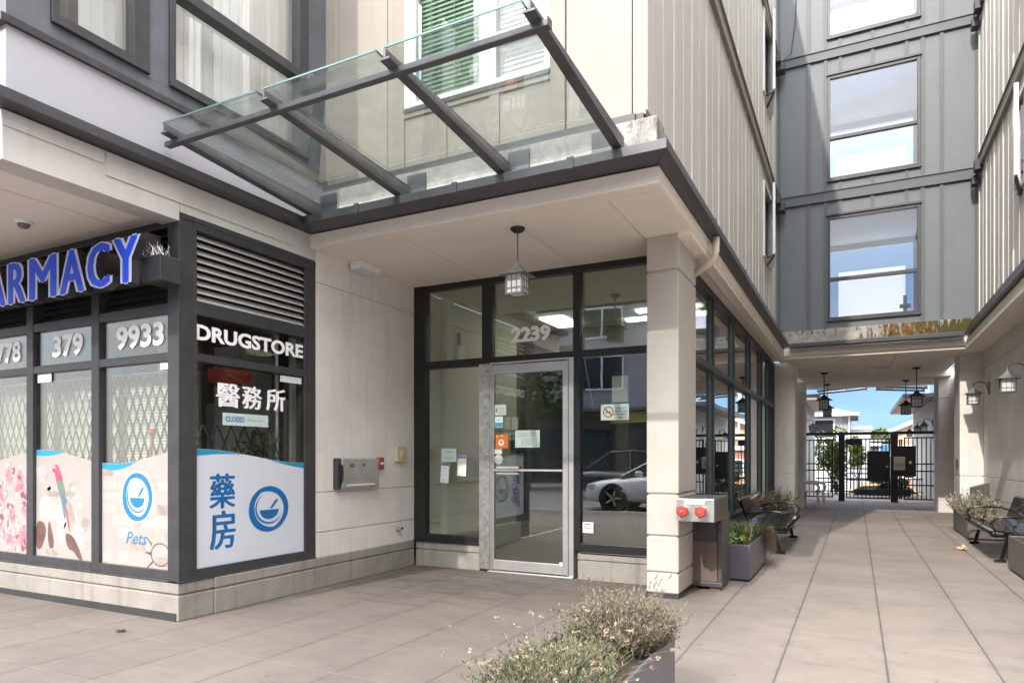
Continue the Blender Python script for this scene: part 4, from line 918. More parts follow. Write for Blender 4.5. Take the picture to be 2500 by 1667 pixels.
for a, b, t in WIN:
    w = mb(darkm).box(WX0, WX0+0.045, LY-0.035, LY+0.06, a, b).box(WX1-0.05, WX1, LY-0.035, LY+0.06, a, b).box(WX0+0.045, WX1-0.05, LY-0.034, LY+0.06, a, a+0.05).box(WX0+0.045, WX1-0.05, LY-0.034, LY+0.06, b-0.06, b).box(WX0+0.045, WX1-0.05, LY-0.036, LY+0.06, t-0.03, t+0.03)
    w.box(WX0-0.02, WX1+0.02, LY-0.06, LY, b, b+0.04).box(WX0-0.02, WX1+0.02, LY-0.05, LY, a-0.03, a)
    w = w.build('window', parent=LK, bev=0.003)
    mb(g_link).box(WX0+0.04, WX1-0.045, LY, LY+0.008, a+0.04, t).build('pane', parent=w)
    mb(g_link).box(WX0+0.04, WX1-0.045, LY, LY+0.008, t, b-0.05).build('pane', parent=w)
rb_ = bpy.data.materials.new('pale_glare_sheet'); rb_.use_nodes = True; n_ = rb_.node_tree.nodes; n_.clear(); o_ = n_.new('ShaderNodeOutputMaterial'); a_ = n_.new('ShaderNodeAddShader'); t_ = n_.new('ShaderNodeBsdfTranslucent'); t_.inputs[0].default_value = (0.88, 0.86, 0.83, 1); d_ = n_.new('ShaderNodeBsdfDiffuse'); d_.inputs[0].default_value = (0.3, 0.3, 0.3, 1)
for p_ in (t_, d_): rb_.node_tree.links.new(p_.outputs[0], a_.inputs[0 if p_ is t_ else 1])
rb_.node_tree.links.new(a_.outputs[0], o_.inputs[0])
for z0, z1, xa, xb in ((4.1, 5.42, -0.36, 0.95), (6.8, 8.02, -0.42, 0.98), (9.6, 11.2, -0.42, 0.98)): mb(rb_).box(xa, xb, 16.95, 16.955, z0, z1).build('glare_sheet', parent=LK)  # translucent sheets added for the bright glare in the rear windows
# rear face with matching openings, floors and ceilings seen through the glass
x = mb(M('corridor_paint', (0.62, 0.62, 0.62), 0.8, var=0.03))
zz = 3.5
for a, b, t in WIN: x.box(-0.9, 1.6, 17.0, 17.1, zz, a+0.2); x.box(-0.9, WX0-0.05, 17.0, 17.1, a+0.2, b); x.box(WX1+0.05, 1.6, 17.0, 17.1, a+0.2, b); zz = b; x.box(-1.3, 1.9, LY+0.13, 17.1, b+0.12, b+0.3)
x.box(-1.3, 1.9, 17.0, 17.1, zz, 12); x.box(-1.3, -0.9, LY+0.13, 17.1, 3.5, 12); x.box(1.6, 1.9, LY+0.13, 17.1, 3.5, 12); x.build('corridor', parent=LK)
x = mb(intd); x.box(0.80, 0.86, 14.9, 14.96, 3.95, 4.35); x.box(0.74, 0.92, 14.88, 14.98, 4.12, 4.18); x.box(0.72, 0.95, 14.85, 15.0, 3.92, 3.96); x.build('window_ornament', parent=LK)
x = mb(mossm); x.box(-1.29, 1.80, 14.24, 14.49, 3.455, 3.71); x.build('mossy_ledge', parent=LK, bev=0.008)
x = mb(gutm); x.box(-1.158, 1.682, 14.05, 14.26, GZ0+0.014, GZ1); x.build('gutter', parent=LK, bev=0.006)
x = mb(soffm); x.box(-1.28, 1.80, 14.262, 14.52, 3.235, 3.37)
for a, b in ((-1.28, -0.235), (-0.225, 0.655), (0.665, 1.80)): x.box(a, b, 14.52, 17.95, 3.20, 3.30)
x.box(-1.28, 1.8, 14.3, 14.50, 3.18, 3.23)
x.box(-1.28, 1.9, 17.95, 18.35, 3.09, 3.30); x.box(-1.4, 2.0, 18.36, 21.0, 3.18, 3.30); x.build('passage_ceiling', parent=LK)
x = mb(linkm); x.box(-1.43, 1.93, 14.63, 17.2, 12.9, 13.0); x.build('roof_slab', parent=LK)
x = mb(blackm); x.tube([(-1.36, LY-0.07, 9.1), (-1.15, LY-0.06, 9.25), (-1.07, LY-0.05, 9.9), (-1.05, LY-0.05, 12.0)], 0.008, 6); x.build('cable', parent=LK)

# ------------------------------------------------------------------ right wing
RW = thing('apartment_wing', 'beige ribbed wing on the right of the passage with grey plaster wall below', 'building', (2.1, 15.0, 0))
QX = 2.09
x = mb(stucco); courses(x, QX, 2.6, 1.0, 15.4, [0, 0.30, 0.545, 0.91, 2.88, 3.36]); x.build('plaster_wall', parent=RW, bev=0.005)
x = mb(stucco); courses(x, 1.715, QX-0.001, 15.0, 15.8, [0, 0.30, 0.545, 0.91, 2.88, 3.235]); x.build('column', parent=RW, bev=0.008)
x = mb(stucco); courses(x, 1.67, 2.09, 18.2, 19.2, [0, 0.27, 0.56, 0.86, 2.60, 3.18]); x.build('column', parent=RW, bev=0.008)
x = mb(rearm); x.box(2.0, 2.5, 15.8, 31.5, 0, 3.1); x.build('passage_wall', parent=RW)
x = mb(soffm); x.box(1.73, QX, 1.0, 14.99, 3.20, 3.345); x.box(1.715, 1.79, 1.0, 14.99, 3.17, 3.20); x.build('soffit', parent=RW)
x = mb(gutm); x.hexa([(1.78, 1.0, GZ0), (1.68, 1.0, GZ0+0.015), (1.68, 1.0, GZ1), (1.78, 1.0, GZ1+0.012)], [(1.78, 14.2, GZ0), (1.68, 14.05, GZ0+0.015), (1.68, 14.05, GZ1), (1.78, 14.2, GZ1+0.012)])
x.box(1.76, 1.84, 1.0, 14.26, 3.44, 3.60); x.build('gutter', parent=RW, bev=0.006)
UX = 1.93
x = mb(ribm); x.box(UX, 2.6, 1.0, 14.5, 3.45, 13); x.build('ribbed_wall', parent=RW)
x = mb(rib_l); yy = 14.30; k = 0
while yy > 2:
    w, h = (0.026, 0.016) if k % 2 == 0 else (0.010, 0.006)
    for a, b in ((3.5, 6.24), (6.41, 9.0), (9.13, 13)): x.box(UX-h, UX, yy-w, yy+w, a, b)
    yy -= 0.36; k += 1
x.build('rib', parent=RW)
x = mb(beltm)
for a, b in ((6.245, 6.405), (9.005, 9.125)): x.box(UX-0.055, UX, 1.0, 14.45, a, b); x.box(UX-0.075, UX, 1.0, 14.45, b, b+0.02)
pieces(x, 'belt_course', RW)
for y0 in (10.1,):
    for zb, zt in ((4.75, 6.0), (7.45, 8.8)):
        w = mb(whitep).box(UX-0.04, UX+0.02, y0, y0+0.06, zb, zt).box(UX-0.04, UX+0.02, y0+0.95, y0+1.01, zb, zt).box(UX-0.04, UX+0.02, y0+0.06, y0+0.95, zb, zb+0.06).box(UX-0.04, UX+0.02, y0+0.06, y0+0.95, zt-0.06, zt)
        w.bar((UX-0.14, y0+0.35, zb+0.05), (UX-0.14, y0+0.35, zt-0.05), 0.05, 0.035).bar((UX-0.04, y0+0.97, zt-0.06), (UX-0.14, y0+0.35, zt-0.06), 0.04, 0.05).bar((UX-0.04, y0+0.97, zb+0.08), (UX-0.14, y0+0.35, zb+0.08), 0.04, 0.05)
        w = w.build('window', parent=RW, bev=0.004)
        mb(g_mir).box(UX-0.012, UX-0.004, y0+0.05, y0+0.96, zb+0.05, zt-0.05).build('pane', parent=w)
        mb(darkm).bar((UX, y0+0.9, zb-0.03), (UX-0.13, y0+0.4, zb+0.02), 0.04, 0.03).build('stay_arm', parent=w)
x = mb(darkm)
for z in (6.2, 8.95): x.box(UX-0.12, UX-0.01, 13.9, 14.1, z-0.02, z+0.16); x.box(UX-0.13, UX-0.02, 14.15, 14.35, z-0.18, z-0.03)
pieces(x, 'corner_bracket', RW)
x = mb(darkm); x.box(1.69, 1.715, 15.2, 15.32, 1.05, 1.22); x.build('junction_box', parent=RW)
x = mb(gutm); x.box(1.2, 2.3, 22.6, 31.0, 2.98, 3.10); x.build('rear_gutter', parent=RW)

# ------------------------------------------------------------------ glass canopy over the entrance
cansteel = M('canopy_steel', (0.115, 0.115, 0.122), 0.45, metal=0.3, var=0.22, vs=3, streak=0.15, grime=0.25, bump=0.1, bs=30)
CN = thing('glass_canopy', 'projecting glass canopy on four dark steel beams over the entrance', 'canopy', (-3.0, 4.62, 3.45))
for bx in (-4.445, -3.455, -2.472, -1.53):
    x = mb(cansteel)
    x.hexa([(bx-0.035, 4.80, 3.458), (bx+0.035, 4.80, 3.458), (bx+0.035, 4.80, 3.470), (bx-0.035, 4.80, 3.470)], [(bx-0.035, 3.20, 3.590), (bx+0.035, 3.20, 3.590), (bx+0.035, 3.20, 3.602), (bx-0.035, 3.20, 3.602)])
    x.hexa([(bx-0.008, 4.80, 3.471), (bx+0.008, 4.80, 3.471), (bx+0.008, 4.80, 3.60), (bx-0.008, 4.80, 3.60)], [(bx-0.008, 3.20, 3.603), (bx+0.008, 3.20, 3.603), (bx+0.008, 3.20, 3.655), (bx-0.008, 3.20, 3.655)])
    x.build('beam', parent=CN)
x = mb(cansteel); x.bar((-4.56, 3.31, 3.566), (-1.46, 3.31, 3.566), 0.05, 0.036); x.box(-1.465, -1.459, 3.28, 3.34, 3.545, 3.60); x.build('rail', parent=CN, bev=0.003)
def gz(y): return 3.630+(3.17-y)*0.055
for a, b in ((-4.41, -3.49), (-3.42, -2.515), (-2.445, -1.562)):
    x = mb(g_can)
    x.hexa([(a, 3.17, gz(3.17)), (b, 3.17, gz(3.17)), (b, 3.17, gz(3.17)+0.012), (a, 3.17, gz(3.17)+0.012)], [(a, 4.79, gz(4.79)), (b, 4.79, gz(4.79)), (b, 4.79, gz(4.79)+0.012), (a, 4.79, gz(4.79)+0.012)])
    p = x.build('glass_panel', parent=CN)
    e = mb(teale); e.bar((a, 3.166, gz(3.166)+0.006), (b, 3.166, gz(3.166)+0.006), 0.006, 0.012); e.bar((b+0.003, 3.17, gz(3.17)+0.006), (b+0.003, 4.79, gz(4.79)+0.006), 0.005, 0.012); e.build('glass_edge', parent=p)
x = mb(strawm)
for cx, cy in ((-4.2, 3.3), (-3.95, 4.2), (-2.5, 4.7)):
    for k in range(14):
        a = random.uniform(0, 6.3); r = random.uniform(0, 0.06); xx, yy = cx+r*math.cos(a), cy+r*math.sin(a)*0.7
        if abs(xx+3.455) < 0.05: continue
        s_ = random.uniform(0.006, 0.02); z0 = gz(yy)+0.0135
        x.poly([(xx-s_, yy-s_*.5, z0), (xx+s_, yy-s_*.3, z0+0.004), (xx+s_*.4, yy+s_, z0+0.008)])
tag(x.build('leaf_litter', recalc=False), 'dry leaf litter lying on the canopy glass', 'leaf litter', kind='stuff')

# ------------------------------------------------------------------ lanterns
def lantern_body(root, z, mh, s=1.0, cap=False):
    """square lantern hanging below height z (local), roof on top"""
    r = mb(mh); a = 0.145*s; b = 0.03*s
    r.hexa([(-a, -a, z-0.115*s), (a, -a, z-0.115*s), (a, a, z-0.115*s), (-a, a, z-0.115*s)], [(-0.075*s, -0.075*s, z-0.07*s), (0.075*s, -0.075*s, z-0.07*s), (0.075*s, 0.075*s, z-0.07*s), (-0.075*s, 0.075*s, z-0.07*s)])
    r.hexa([(-0.075*s, -0.075*s, z-0.0699*s), (0.075*s, -0.075*s, z-0.0699*s), (0.075*s, 0.075*s, z-0.0699*s), (-0.075*s, 0.075*s, z-0.0699*s)], [(-b*.5, -b*.5, z), (b*.5, -b*.5, z), (b*.5, b*.5, z), (-b*.5, b*.5, z)])
    r.build('roof', parent=root)
    f = mb(mh); t = 0.098*s; bt = 0.085*s; z0 = z-0.116*s; z1 = z-0.30*s
    for sx in (-1, 1):
        for sy in (-1, 1): f.bar((sx*t*.86, sy*t*.86, z0), (sx*bt, sy*bt, z1), 0.014*s)
    for sx, sy in ((1, 0), (-1, 0), (0, 1), (0, -1)):
        for o in (-0.028*s, 0.028*s):
            p = Vector((sx*t*.88+(o if sx == 0 else 0), sy*t*.88+(o if sy == 0 else 0), z0)); q = Vector((sx*bt*1.03+(o if sx == 0 else 0), sy*bt*1.03+(o if sy == 0 else 0), z1)); f.bar(p, q, 0.006*s)
        for zz, w in ((z-0.165*s, .006*s), (z-0.245*s, .006*s), (z1, .014*s)):
            k = t*.88+(bt*1.03-t*.88)*((z0-zz)/(z0-z1))
            f.bar((sx*k-sy*k, sy*k-sx*k, zz), (sx*k+sy*k, sy*k+sx*k, zz), w)
    f.build('frame', parent=root)
    g = mb(frost); t2 = t*.80; b2 = bt*.93
    g.hexa([(-b2, -b2, z1+.004), (b2, -b2, z1+.004), (b2, b2, z1+.004), (-b2, b2, z1+.004)], [(-t2, -t2, z0), (t2, -t2, z0), (t2, t2, z0), (-t2, t2, z0)]); g.build('glass_shade', parent=root)
def pendant(label, loc, mh, rod, s=1.0, rz=0.0):
    r = thing('pendant_lantern', label, 'lantern', loc, rz, 'hanging lanterns', local=True)
    mb(lampd).lathe([(0.075*s, -0.001), (0.07*s, -0.018), (0.045*s, -0.036), (0.012*s, -0.045)], n=20).build('ceiling_plate', parent=r, smooth=False)
    mb(mh).tube([(0, 0, -0.04), (0, 0, -rod)], 0.009*s, 8).build('rod', parent=r)
    lantern_body(r, -rod, mh, s); return r
pendant('pale grey square lantern hanging on a rod before the street number', (-2.605, 5.22, 3.23), lamph, 0.315, 0.86)
pl1 = pendant('dark lantern hanging from passage ceiling, left and nearer the street', (-0.66, 17.1, 3.2), lampd, 0.50, 1.15)
dup(pl1, (-0.68, 19.6, 3.18), 0, 'dark lantern hanging lower left against the sky, behind another lantern')
dup(pl1, (1.16, 17.0, 3.2), 0, 'dark lantern hanging from the passage ceiling on the right, nearer the street')
dup(pl1, (1.10, 19.5, 3.18), 0, 'dark lantern hanging on the right against the sky above the gate')
def wall_lantern(label, loc, rz, mh, s=1.0):     # local: wall at x = 0, lantern towards -x
    r = thing('wall_lantern', label, 'lantern', loc, rz, 'lanterns on curved wall arms', local=True)
    mb(mh).box(-0.025*s, 0, -0.05*s, 0.05*s, -0.17*s, 0.07*s).build('wall_plate', parent=r, bev=0.004)
    pts = [(-0.02*s, 0, -0.10*s)]+[(-0.15*s+0.10*s*math.cos(a)-0.01*s*(d>90), 0, 0.0*s+0.075*s*math.sin(a)) for d, a in [(d, R(d)) for d in range(0, 181, 20)]]+[(-0.262*s, 0, -0.03*s)]
    mb(mh).tube(pts, 0.010*s, 8).build('arm', parent=r, smooth=True)
    mb(mh).lathe([(0.008*s, 0.085*s), (0.016*s, 0.065*s), (0.010*s, 0.045*s), (0.018*s, 0.0)], (-0.262*s, 0, -0.03*s), 10).build('finial', parent=r)
    h = thing_part = bpy.data.objects.new('lantern_head', None); COL.objects.link(h); h.parent = r; h.location = (-0.262*s, 0, -0.03*s); ORG[h.name] = Vector()
    lantern_body(h, 0.0, mh, s*1.05); return r
w1 = wall_lantern('grey wall lantern on the plaster wall right of the passage column', (2.09, 14.42, 2.52), 0, lamph, 0.92)
dup(w1, (2.09, 11.35, 2.47), 0, 'large grey wall lantern at the right edge of the photograph')
w2 = wall_lantern('dark wall lantern nearest the gate on the right rear wall', (2.0, 23.2, 2.32), 0, lampd, 0.9)
dup(w2, (2.0, 25.6, 2.35), 0, 'dark wall lantern second from the gate on the right rear wall')
dup(w2, (2.0, 29.2, 2.35), 0, 'dark wall lantern farthest from the gate on the right rear wall')
dup(w2, (-1.38, 21.9, 2.30), math.pi, 'dark wall lantern nearest the gate on the left rear wall')
dup(w2, (-1.38, 24.2, 2.30), math.pi, 'dark wall lantern second from the gate on the left rear wall')
dup(w2, (-1.38, 26.4, 2.30), math.pi, 'dark wall lantern farthest from the gate on the left rear wall')

# ------------------------------------------------------------------ small fittings
r = thing('emergency_light', 'small white box light fixed under the entrance soffit beside the wall', 'light', (-4.50, 5.50, 3.19), local=True)
mb(whitep).box(-0.055, 0.075, -0.16, 0.16, -0.03, 0.038).build('housing', parent=r, bev=0.008); mb(frost).box(-0.05, 0.07, -0.155, 0.155, -0.045, -0.031).build('diffuser', parent=r)
r = thing('dome_camera', 'small round security dome on the soffit over the pharmacy sign', 'camera', (-5.713, 2.93, 3.066), local=True)
mb(whitep).lathe([(0.062, 0), (0.06, -0.012), (0.05, -0.02)], n=20).build('base', parent=r); mb(intd).lathe([(0.042, -0.02), (0.04, -0.035), (0.026, -0.05), (0.004, -0.056)], n=16).build('dome', parent=r, smooth=True)
r = thing('exit_light', 'white twin emergency fixture on the passage ceiling', 'light', (0.39, 16.6, 3.2), local=True)
mb(whitep).box(-0.18, 0.0, -0.10, 0.10, -0.07, 0).build('housing', parent=r, bev=0.01); mb(frost).box(0.0, 0.22, -0.08, 0.08, -0.06, 0).build('lamp_head', parent=r, bev=0.01)
IX = -4.6
r = thing('intercom', 'stainless steel entry intercom panel on the entrance side wall', 'intercom', (IX, 5.45, 1.1))
mb(steel).box(IX, IX+0.075, 5.19, 5.765, 0.945, 1.245).build('faceplate', parent=r, bev=0.008)
mb(darkm).box(IX, IX+0.06, 5.135, 5.185, 0.935, 1.245).build('end_cover', parent=r, bev=0.01)
mb(blackm).tube([(IX+0.06, 5.165, 1.18), (IX+0.09, 5.165, 1.17), (IX+0.095, 5.165, 1.10), (IX+0.09, 5.165, 1.02), (IX+0.06, 5.165, 1.0)], 0.014, 8).build('handset', parent=r)
kp = mb(inkm)
kp.box(IX+0.0752, IX+0.0765, 5.30, 5.37, 1.15, 1.19); kp.box(IX+0.0752, IX+0.077, 5.50, 5.53, 1.16, 1.19)
kp.build('display', parent=r)
kp = mb(steel)
for i in range(3):
    for j in range(4): kp.box(IX+0.0752, IX+0.078, 5.52+i*0.04, 5.545+i*0.04, 1.03+j*0.03, 1.047+j*0.03)
kp.build('keypad', parent=r); mb(paperm).box(IX+0.0752, IX+0.0762, 5.25, 5.70, 0.968, 0.985).build('label_strip', parent=r)
r = thing('fire_alarm_pull', 'small red fire alarm box right of the intercom', 'alarm', (IX, 5.855, 1.19))
mb(redp).box(IX, IX+0.045, 5.815, 5.895, 1.125, 1.255).build('housing', parent=r, bev=0.006); mb(wtxt).box(IX+0.0451, IX+0.048, 5.83, 5.88, 1.18, 1.20).build('label_plate', parent=r); mb(inkm).box(IX+0.0451, IX+0.055, 5.845, 5.865, 1.145, 1.165).build('button', parent=r)
r = thing('lock_box', 'cream square key switch box high on the entrance side wall', 'switch box', (IX, 6.22, 1.29))
mb(beige).box(IX, IX+0.05, 6.12, 6.31, 1.20, 1.375).build('housing', parent=r, bev=0.01); mb(beige).lathe([(0.045, 0.05), (0.04, 0.065), (0.02, 0.068)], (IX, 6.215, 1.29), 18, 'x').build('cover', parent=r)
r = thing('hose_tap', 'small chrome hose tap low on the entrance side wall', 'tap', (IX, 6.18, 0.45))
mb(steel).lathe([(0.03, 0), (0.028, 0.012), (0.012, 0.016), (0.012, 0.07)], (IX, 6.18, 0.455), 14, 'x').build('body', parent=r); mb(steel).tube([(IX+0.05, 6.18, 0.455), (IX+0.075, 6.18, 0.45), (IX+0.08, 6.18, 0.40)], 0.011, 8).build('spout', parent=r); mb(darkm).lathe([(0.022, 0.07), (0.022, 0.078)], (IX, 6.18, 0.455), 10, 'x').build('handle', parent=r)
# number, notices and stickers on the entrance glass
E_ = TY(6.5445)
tag(mb(wtxt).fat('2239', E_, -3.345, -2.88, 2.495, 2.655, 0.003, bold=0.026, w=0.006).build('house_number'), 'white number 2239 on the glass over the entrance door', 'number')
def paper(name, label, cat, u0, u1, v0, v1, m=paperm, y=6.534, tilt=0.0, deco=None, group=None):
    t = MB().mat(m); c = ((u0+u1)/2, (v0+v1)/2)
    def T(u, v, w):
        du, dv = u-c[0], v-c[1]; return (c[0]+du*math.cos(tilt)-dv*math.sin(tilt), y-w, c[1]+du*math.sin(tilt)+dv*math.cos(tilt))
    t.prism([(u0, v0), (u1, v0), (u1, v1), (u0, v1)], T, 0.0012)
    if deco: deco(t, T)
    return tag(t.build(name), label, cat, group)
def rows(mm, u0, u1, zs, h, rag=0.25):
    def f(t, T):
        t.mat(mm); rr = random.Random(int(u0*1000))
        for zv in zs:
            cut = rr.uniform(0, rag)*(u1-u0)
            uu = u0+cut/2
            while uu < u1-cut/2:
                w = rr.uniform(0.008, 0.03); e = min(uu+w, u1-cut/2)
                t.poly([T(uu, zv, 0.0016), T(e, zv, 0.0016), T(e, zv+h, 0.0016), T(uu, zv+h, 0.0016)]); uu = e+0.006
    return f
def both(*fs):
    def f(t, T):
        for g in fs: g(t, T)
    return f
def quad(mm, u0, u1, v0, v1, w=0.0016):
    return lambda t, T: t.mat(mm).poly([T(u0, v0, w), T(u1, v0, w), T(u1, v1, w), T(u0, v1, w)])
def disc(mm, u, v, r, w=0.002, n=20):
    return lambda t, T: t.mat(mm).poly([T(u+r*math.cos(6.2832*k/n), v+r*math.sin(6.2832*k/n), w) for k in range(n)])
paper('paper_notice', 'pale handwritten note stuck on the left entrance window', 'notice', -4.235, -4.035, 1.205, 1.355, paperg, deco=both(rows(inkg, -4.20, -4.07, (1.31,), 0.016), rows(inkg, -4.20, -4.06, (1.235, 1.25), 0.008)), group='notices on the entrance glass')
paper('paper_notice', 'purple topped door hanger on the left window, lower and left', 'notice', -4.245, -4.135, 0.965, 1.195, paperm, tilt=-0.07, deco=both(quad(purple, -4.242, -4.138, 1.16, 1.193), rows(inkg, -4.225, -4.155, (1.13,), 0.006), rows(inkg, -4.22, -4.17, (0.985,), 0.010)), group='notices on the entrance glass')
paper('paper_notice', 'purple topped door hanger on the left window, higher and right', 'notice', -4.02, -3.905, 1.045, 1.275, paperm, tilt=-0.05, deco=both(quad(purple, -4.017, -3.908, 1.242, 1.272), rows(inkg, -3.995, -3.93, (1.205,), 0.006), rows(inkg, -3.99, -3.945, (1.062,), 0.012)), group='notices on the entrance glass')
paper('paper_notice', 'pale green notice with rows of small print at mid door glass', 'notice', -3.29, -2.998, 1.36, 1.545, paperg, deco=both(rows(inkg, -3.26, -3.03, (1.51, 1.493, 1.476), 0.008), rows(inkg, -3.23, -3.06, (1.445, 1.423, 1.402, 1.383), 0.011)), group='notices on the entrance glass')
paper('door_sticker', 'pale green sticker at the top of the door sticker column', 'sticker', -3.54, -3.40, 1.715, 1.83, paperg, deco=both(rows(inkm, -3.53, -3.51, (1.75, 1.77), 0.02), rows(inkg, -3.50, -3.41, (1.79, 1.77, 1.75, 1.735), 0.006)), group='stickers on the door glass')
paper('door_sticker', 'white and sky blue square sticker on the door glass', 'sticker', -3.54, -3.44, 1.58, 1.70, paperm, deco=both(quad(skyb, -3.537, -3.443, 1.585, 1.635), rows(inkg, -3.52, -3.46, (1.66,), 0.006)), group='stickers on the door glass')
paper('door_sticker', 'orange square sticker on the door glass', 'sticker', -3.53, -3.375, 1.355, 1.505, orange, deco=both(disc(paperm, -3.46, 1.415, 0.035), disc(orange, -3.46, 1.42, 0.016, 0.0024), quad(paperm, -3.525, -3.505, 1.478, 1.49), quad(paperm, -3.465, -3.44, 1.485, 1.495)), group='stickers on the door glass')
paper('door_sticker', 'small cream sticker just above the round one', 'sticker', -3.542, -3.45, 1.29, 1.348, beige, deco=both(quad(paperm, -3.535, -3.455, 1.295, 1.33)), group='stickers on the door glass')
st = MB(); disc(paperm, -3.492, 1.233, 0.053, 0.003, 28)(st, TY(6.534)); disc(inkg, -3.492, 1.233, 0.040, 0.0036, 24)(st, TY(6.534)); disc(paperm, -3.492, 1.233, 0.037, 0.0040, 24)(st, TY(6.534))
tag(st.build('door_sticker', recalc=False), 'round white sticker above the push bar on the door', 'sticker', 'stickers on the door glass')
def nosmoke(t, T):
    cu, cv, rr = -2.235, 1.712, 0.056
    t.mat(redp)
    for k in range(28):
        a, b = 6.2832*k/28, 6.2832*(k+1)/28
        t.poly([T(cu+r_*math.cos(q), cv+r_*math.sin(q), 0.0024) for r_, q in ((rr, a), (rr, b), (rr-0.011, b), (rr-0.011, a))])
    t.poly([T(cu+p, cv+q, 0.0026) for p, q in ((-0.040, 0.030), (-0.030, 0.040), (0.040, -0.030), (0.030, -0.040))])
    t.mat(inkm).poly([T(cu+p, cv+q, 0.002) for p, q in ((-0.035, -0.014), (0.03, -0.004), (0.03, 0.008), (-0.035, -0.002))])
    t.mat(inkm); z_ = 1.758
    for body, m_ in (('THIS IS A', inkm), ('SMOKE FREE', inkm), ('ENVIRONMENT', inkm), ('NO SMOKING', redp)):
        w_ = 0.0065*len(body); t.mat(m_).text(body, lambda u, v, w: T(u, v, w+0.0014), -2.105-w_, -2.105+w_, z_-0.021, z_, 0.001, bold=0.02); z_ -= 0.031
paper('no_smoking_sign', 'pale no smoking sign with red circle on the right entrance window', 'sign', -2.315, -2.02, 1.63, 1.79, paperg, deco=nosmoke)
paper('window_sticker', 'small white and green sticker low on the right entrance window', 'sticker', -2.512, -2.395, 0.48, 0.59, paperm, deco=both(quad(inkm, -2.49, -2.42, 0.565, 0.575), quad(redp, -2.505, -2.40, 0.525, 0.531), rows(redp, -2.50, -2.44, (0.538,), 0.010), quad(paperg, -2.508, -2.40, 0.484, 0.515)))

# ------------------------------------------------------------------ fire department connection
r = thing('fire_department_connection', 'steel fire hose connection box with two red caps on a rusty pedestal', 'standpipe', (-1.29, 6.7, 0))
p_ = mb(galv); p_.box(-1.452, -1.128, 6.56, 7.0, 0.03, 0.72); p_.box(-1.46, -1.12, 6.54, 6.575, 0.03, 0.075).box(-1.455, -1.42, 6.54, 6.56, 0.075, 0.70).box(-1.165, -1.125, 6.54, 6.56, 0.075, 0.64); p_.build('pedestal', parent=r, bev=0.006)
mb(rusty).box(-1.415, -1.17, 6.548, 6.556, 0.08, 0.46).build('lower_panel', parent=r); mb(galv).box(-1.40, -1.18, 6.552, 6.557, 0.465, 0.64).build('upper_panel', parent=r)
mb(rusty).box(-1.44, -1.36, 6.58, 6.98, 0.0, 0.03).box(-1.24, -1.14, 6.57, 6.98, 0.0, 0.03).build('foot', parent=r)
mb(galv).box(-1.390, -1.068, 5.875, 6.55, 0.70, 0.90).build('head_box', parent=r, bev=0.008)
mb(steel).box(-1.387, -1.071, 5.862, 5.874, 0.703, 0.897).build('faceplate', parent=r, bev=0.003)
mb(paperm).box(-1.32, -1.15, 5.857, 5.861, 0.853, 0.886).build('label_plate', parent=r)
for cx in (-1.322, -1.168):
    c = mb(steel); c.lathe([(0.040, 5.861), (0.038, 5.79)], (cx, 0, 0.795), 20, 'y'); c = c.build('coupling', parent=r)
    k_ = mb(redp); k_.lathe([(0.046, 5.79), (0.046, 5.77), (0.039, 5.761), (0.014, 5.759)], (cx, 0, 0.795), 20, 'y')
    for a in range(3): k_.box(cx+0.044*math.cos(a*2.09+.5)-0.010, cx+0.044*math.cos(a*2.09+.5)+0.010, 5.772, 5.79, 0.795+0.044*math.sin(a*2.09+.5)-0.010, 0.795+0.044*math.sin(a*2.09+.5)+0.010)
    k_.build('red_cap', parent=r); mb(steel).lathe([(0.010, 5.7589), (0.008, 5.749)], (cx, 0, 0.795), 10, 'y').build('cap_stud', parent=c)

# ------------------------------------------------------------------ planters
def planter(label, x0, x1, y0, y1, h, m, sl=0.03):
    cx, cy = (x0+x1)/2, (y0+y1)/2
    r = thing('planter', label, 'planter', (cx, cy, 0), group='metal planters beside the paving')
    x = mb(m); t = 0.018
    b = mb(blackm); b.box(x0+0.02, x1-0.02, y0+0.02, y1-0.02, 0.0, 0.02); b.build('base', parent=r)
    def wall(a, c, d, e): x.box(a, c, d, e, 0.02, h)
    wall(x0, x1, y0, y0+t); wall(x0, x1, y1-t, y1); wall(x0, x0+t, y0+t, y1-t); wall(x1-t, x1, y0+t, y1-t)
    x.build('box', parent=r, bev=0.007)
    s_ = mb(soil); n = 10
    hs = [[h-sl+random.uniform(-0.012, 0.012) for _ in range(n+1)] for _ in range(n+1)]
    P = lambda i, j: s_.bm.verts.new((x0+t+(x1-x0-2*t)*i/n, y0+t+(y1-y0-2*t)*j/n, hs[i][j]))
    g = [[P(i, j) for j in range(n+1)] for i in range(n+1)]
    for i in range(n):
        for j in range(n): s_.face([g[i][j], g[i+1][j], g[i+1][j+1], g[i][j+1]])
    s_.build('soil', parent=r, smooth=True); return r
planter('slate grey planter in the foreground with dry lavender', -1.33, -0.80, 1.75, 3.35, 0.375, plantm)
planter('slate grey planter with green grass beside the fire hose box', -1.43, -0.952, 7.14, 8.58, 0.372, plantm)
planter('dark planter past the left bench by the far column', -1.5, -1.0, 11.95, 13.3, 0.372, plantm)
planter('brown planter at the right edge in front of the right bench', 1.52, 2.03, 7.2, 9.30, 0.378, plantw, sl=0.012)
planter('brown planter with silver shrub beyond the right bench', 1.51, 2.03, 12.35, 14.05, 0.34, plantw)
x = mb(M('panel_brown', (0.085, 0.073, 0.066), 0.45, var=0.12, vs=3, grime=0.15)); x.hexa([(1.77, 14.12, 0.0), (2.05, 14.12, 0.0), (2.05, 14.12, 0.83), (1.77, 14.12, 0.74)], [(1.77, 14.20, 0.0), (2.05, 14.20, 0.0), (2.05, 14.20, 0.83), (1.77, 14.20, 0.74)])
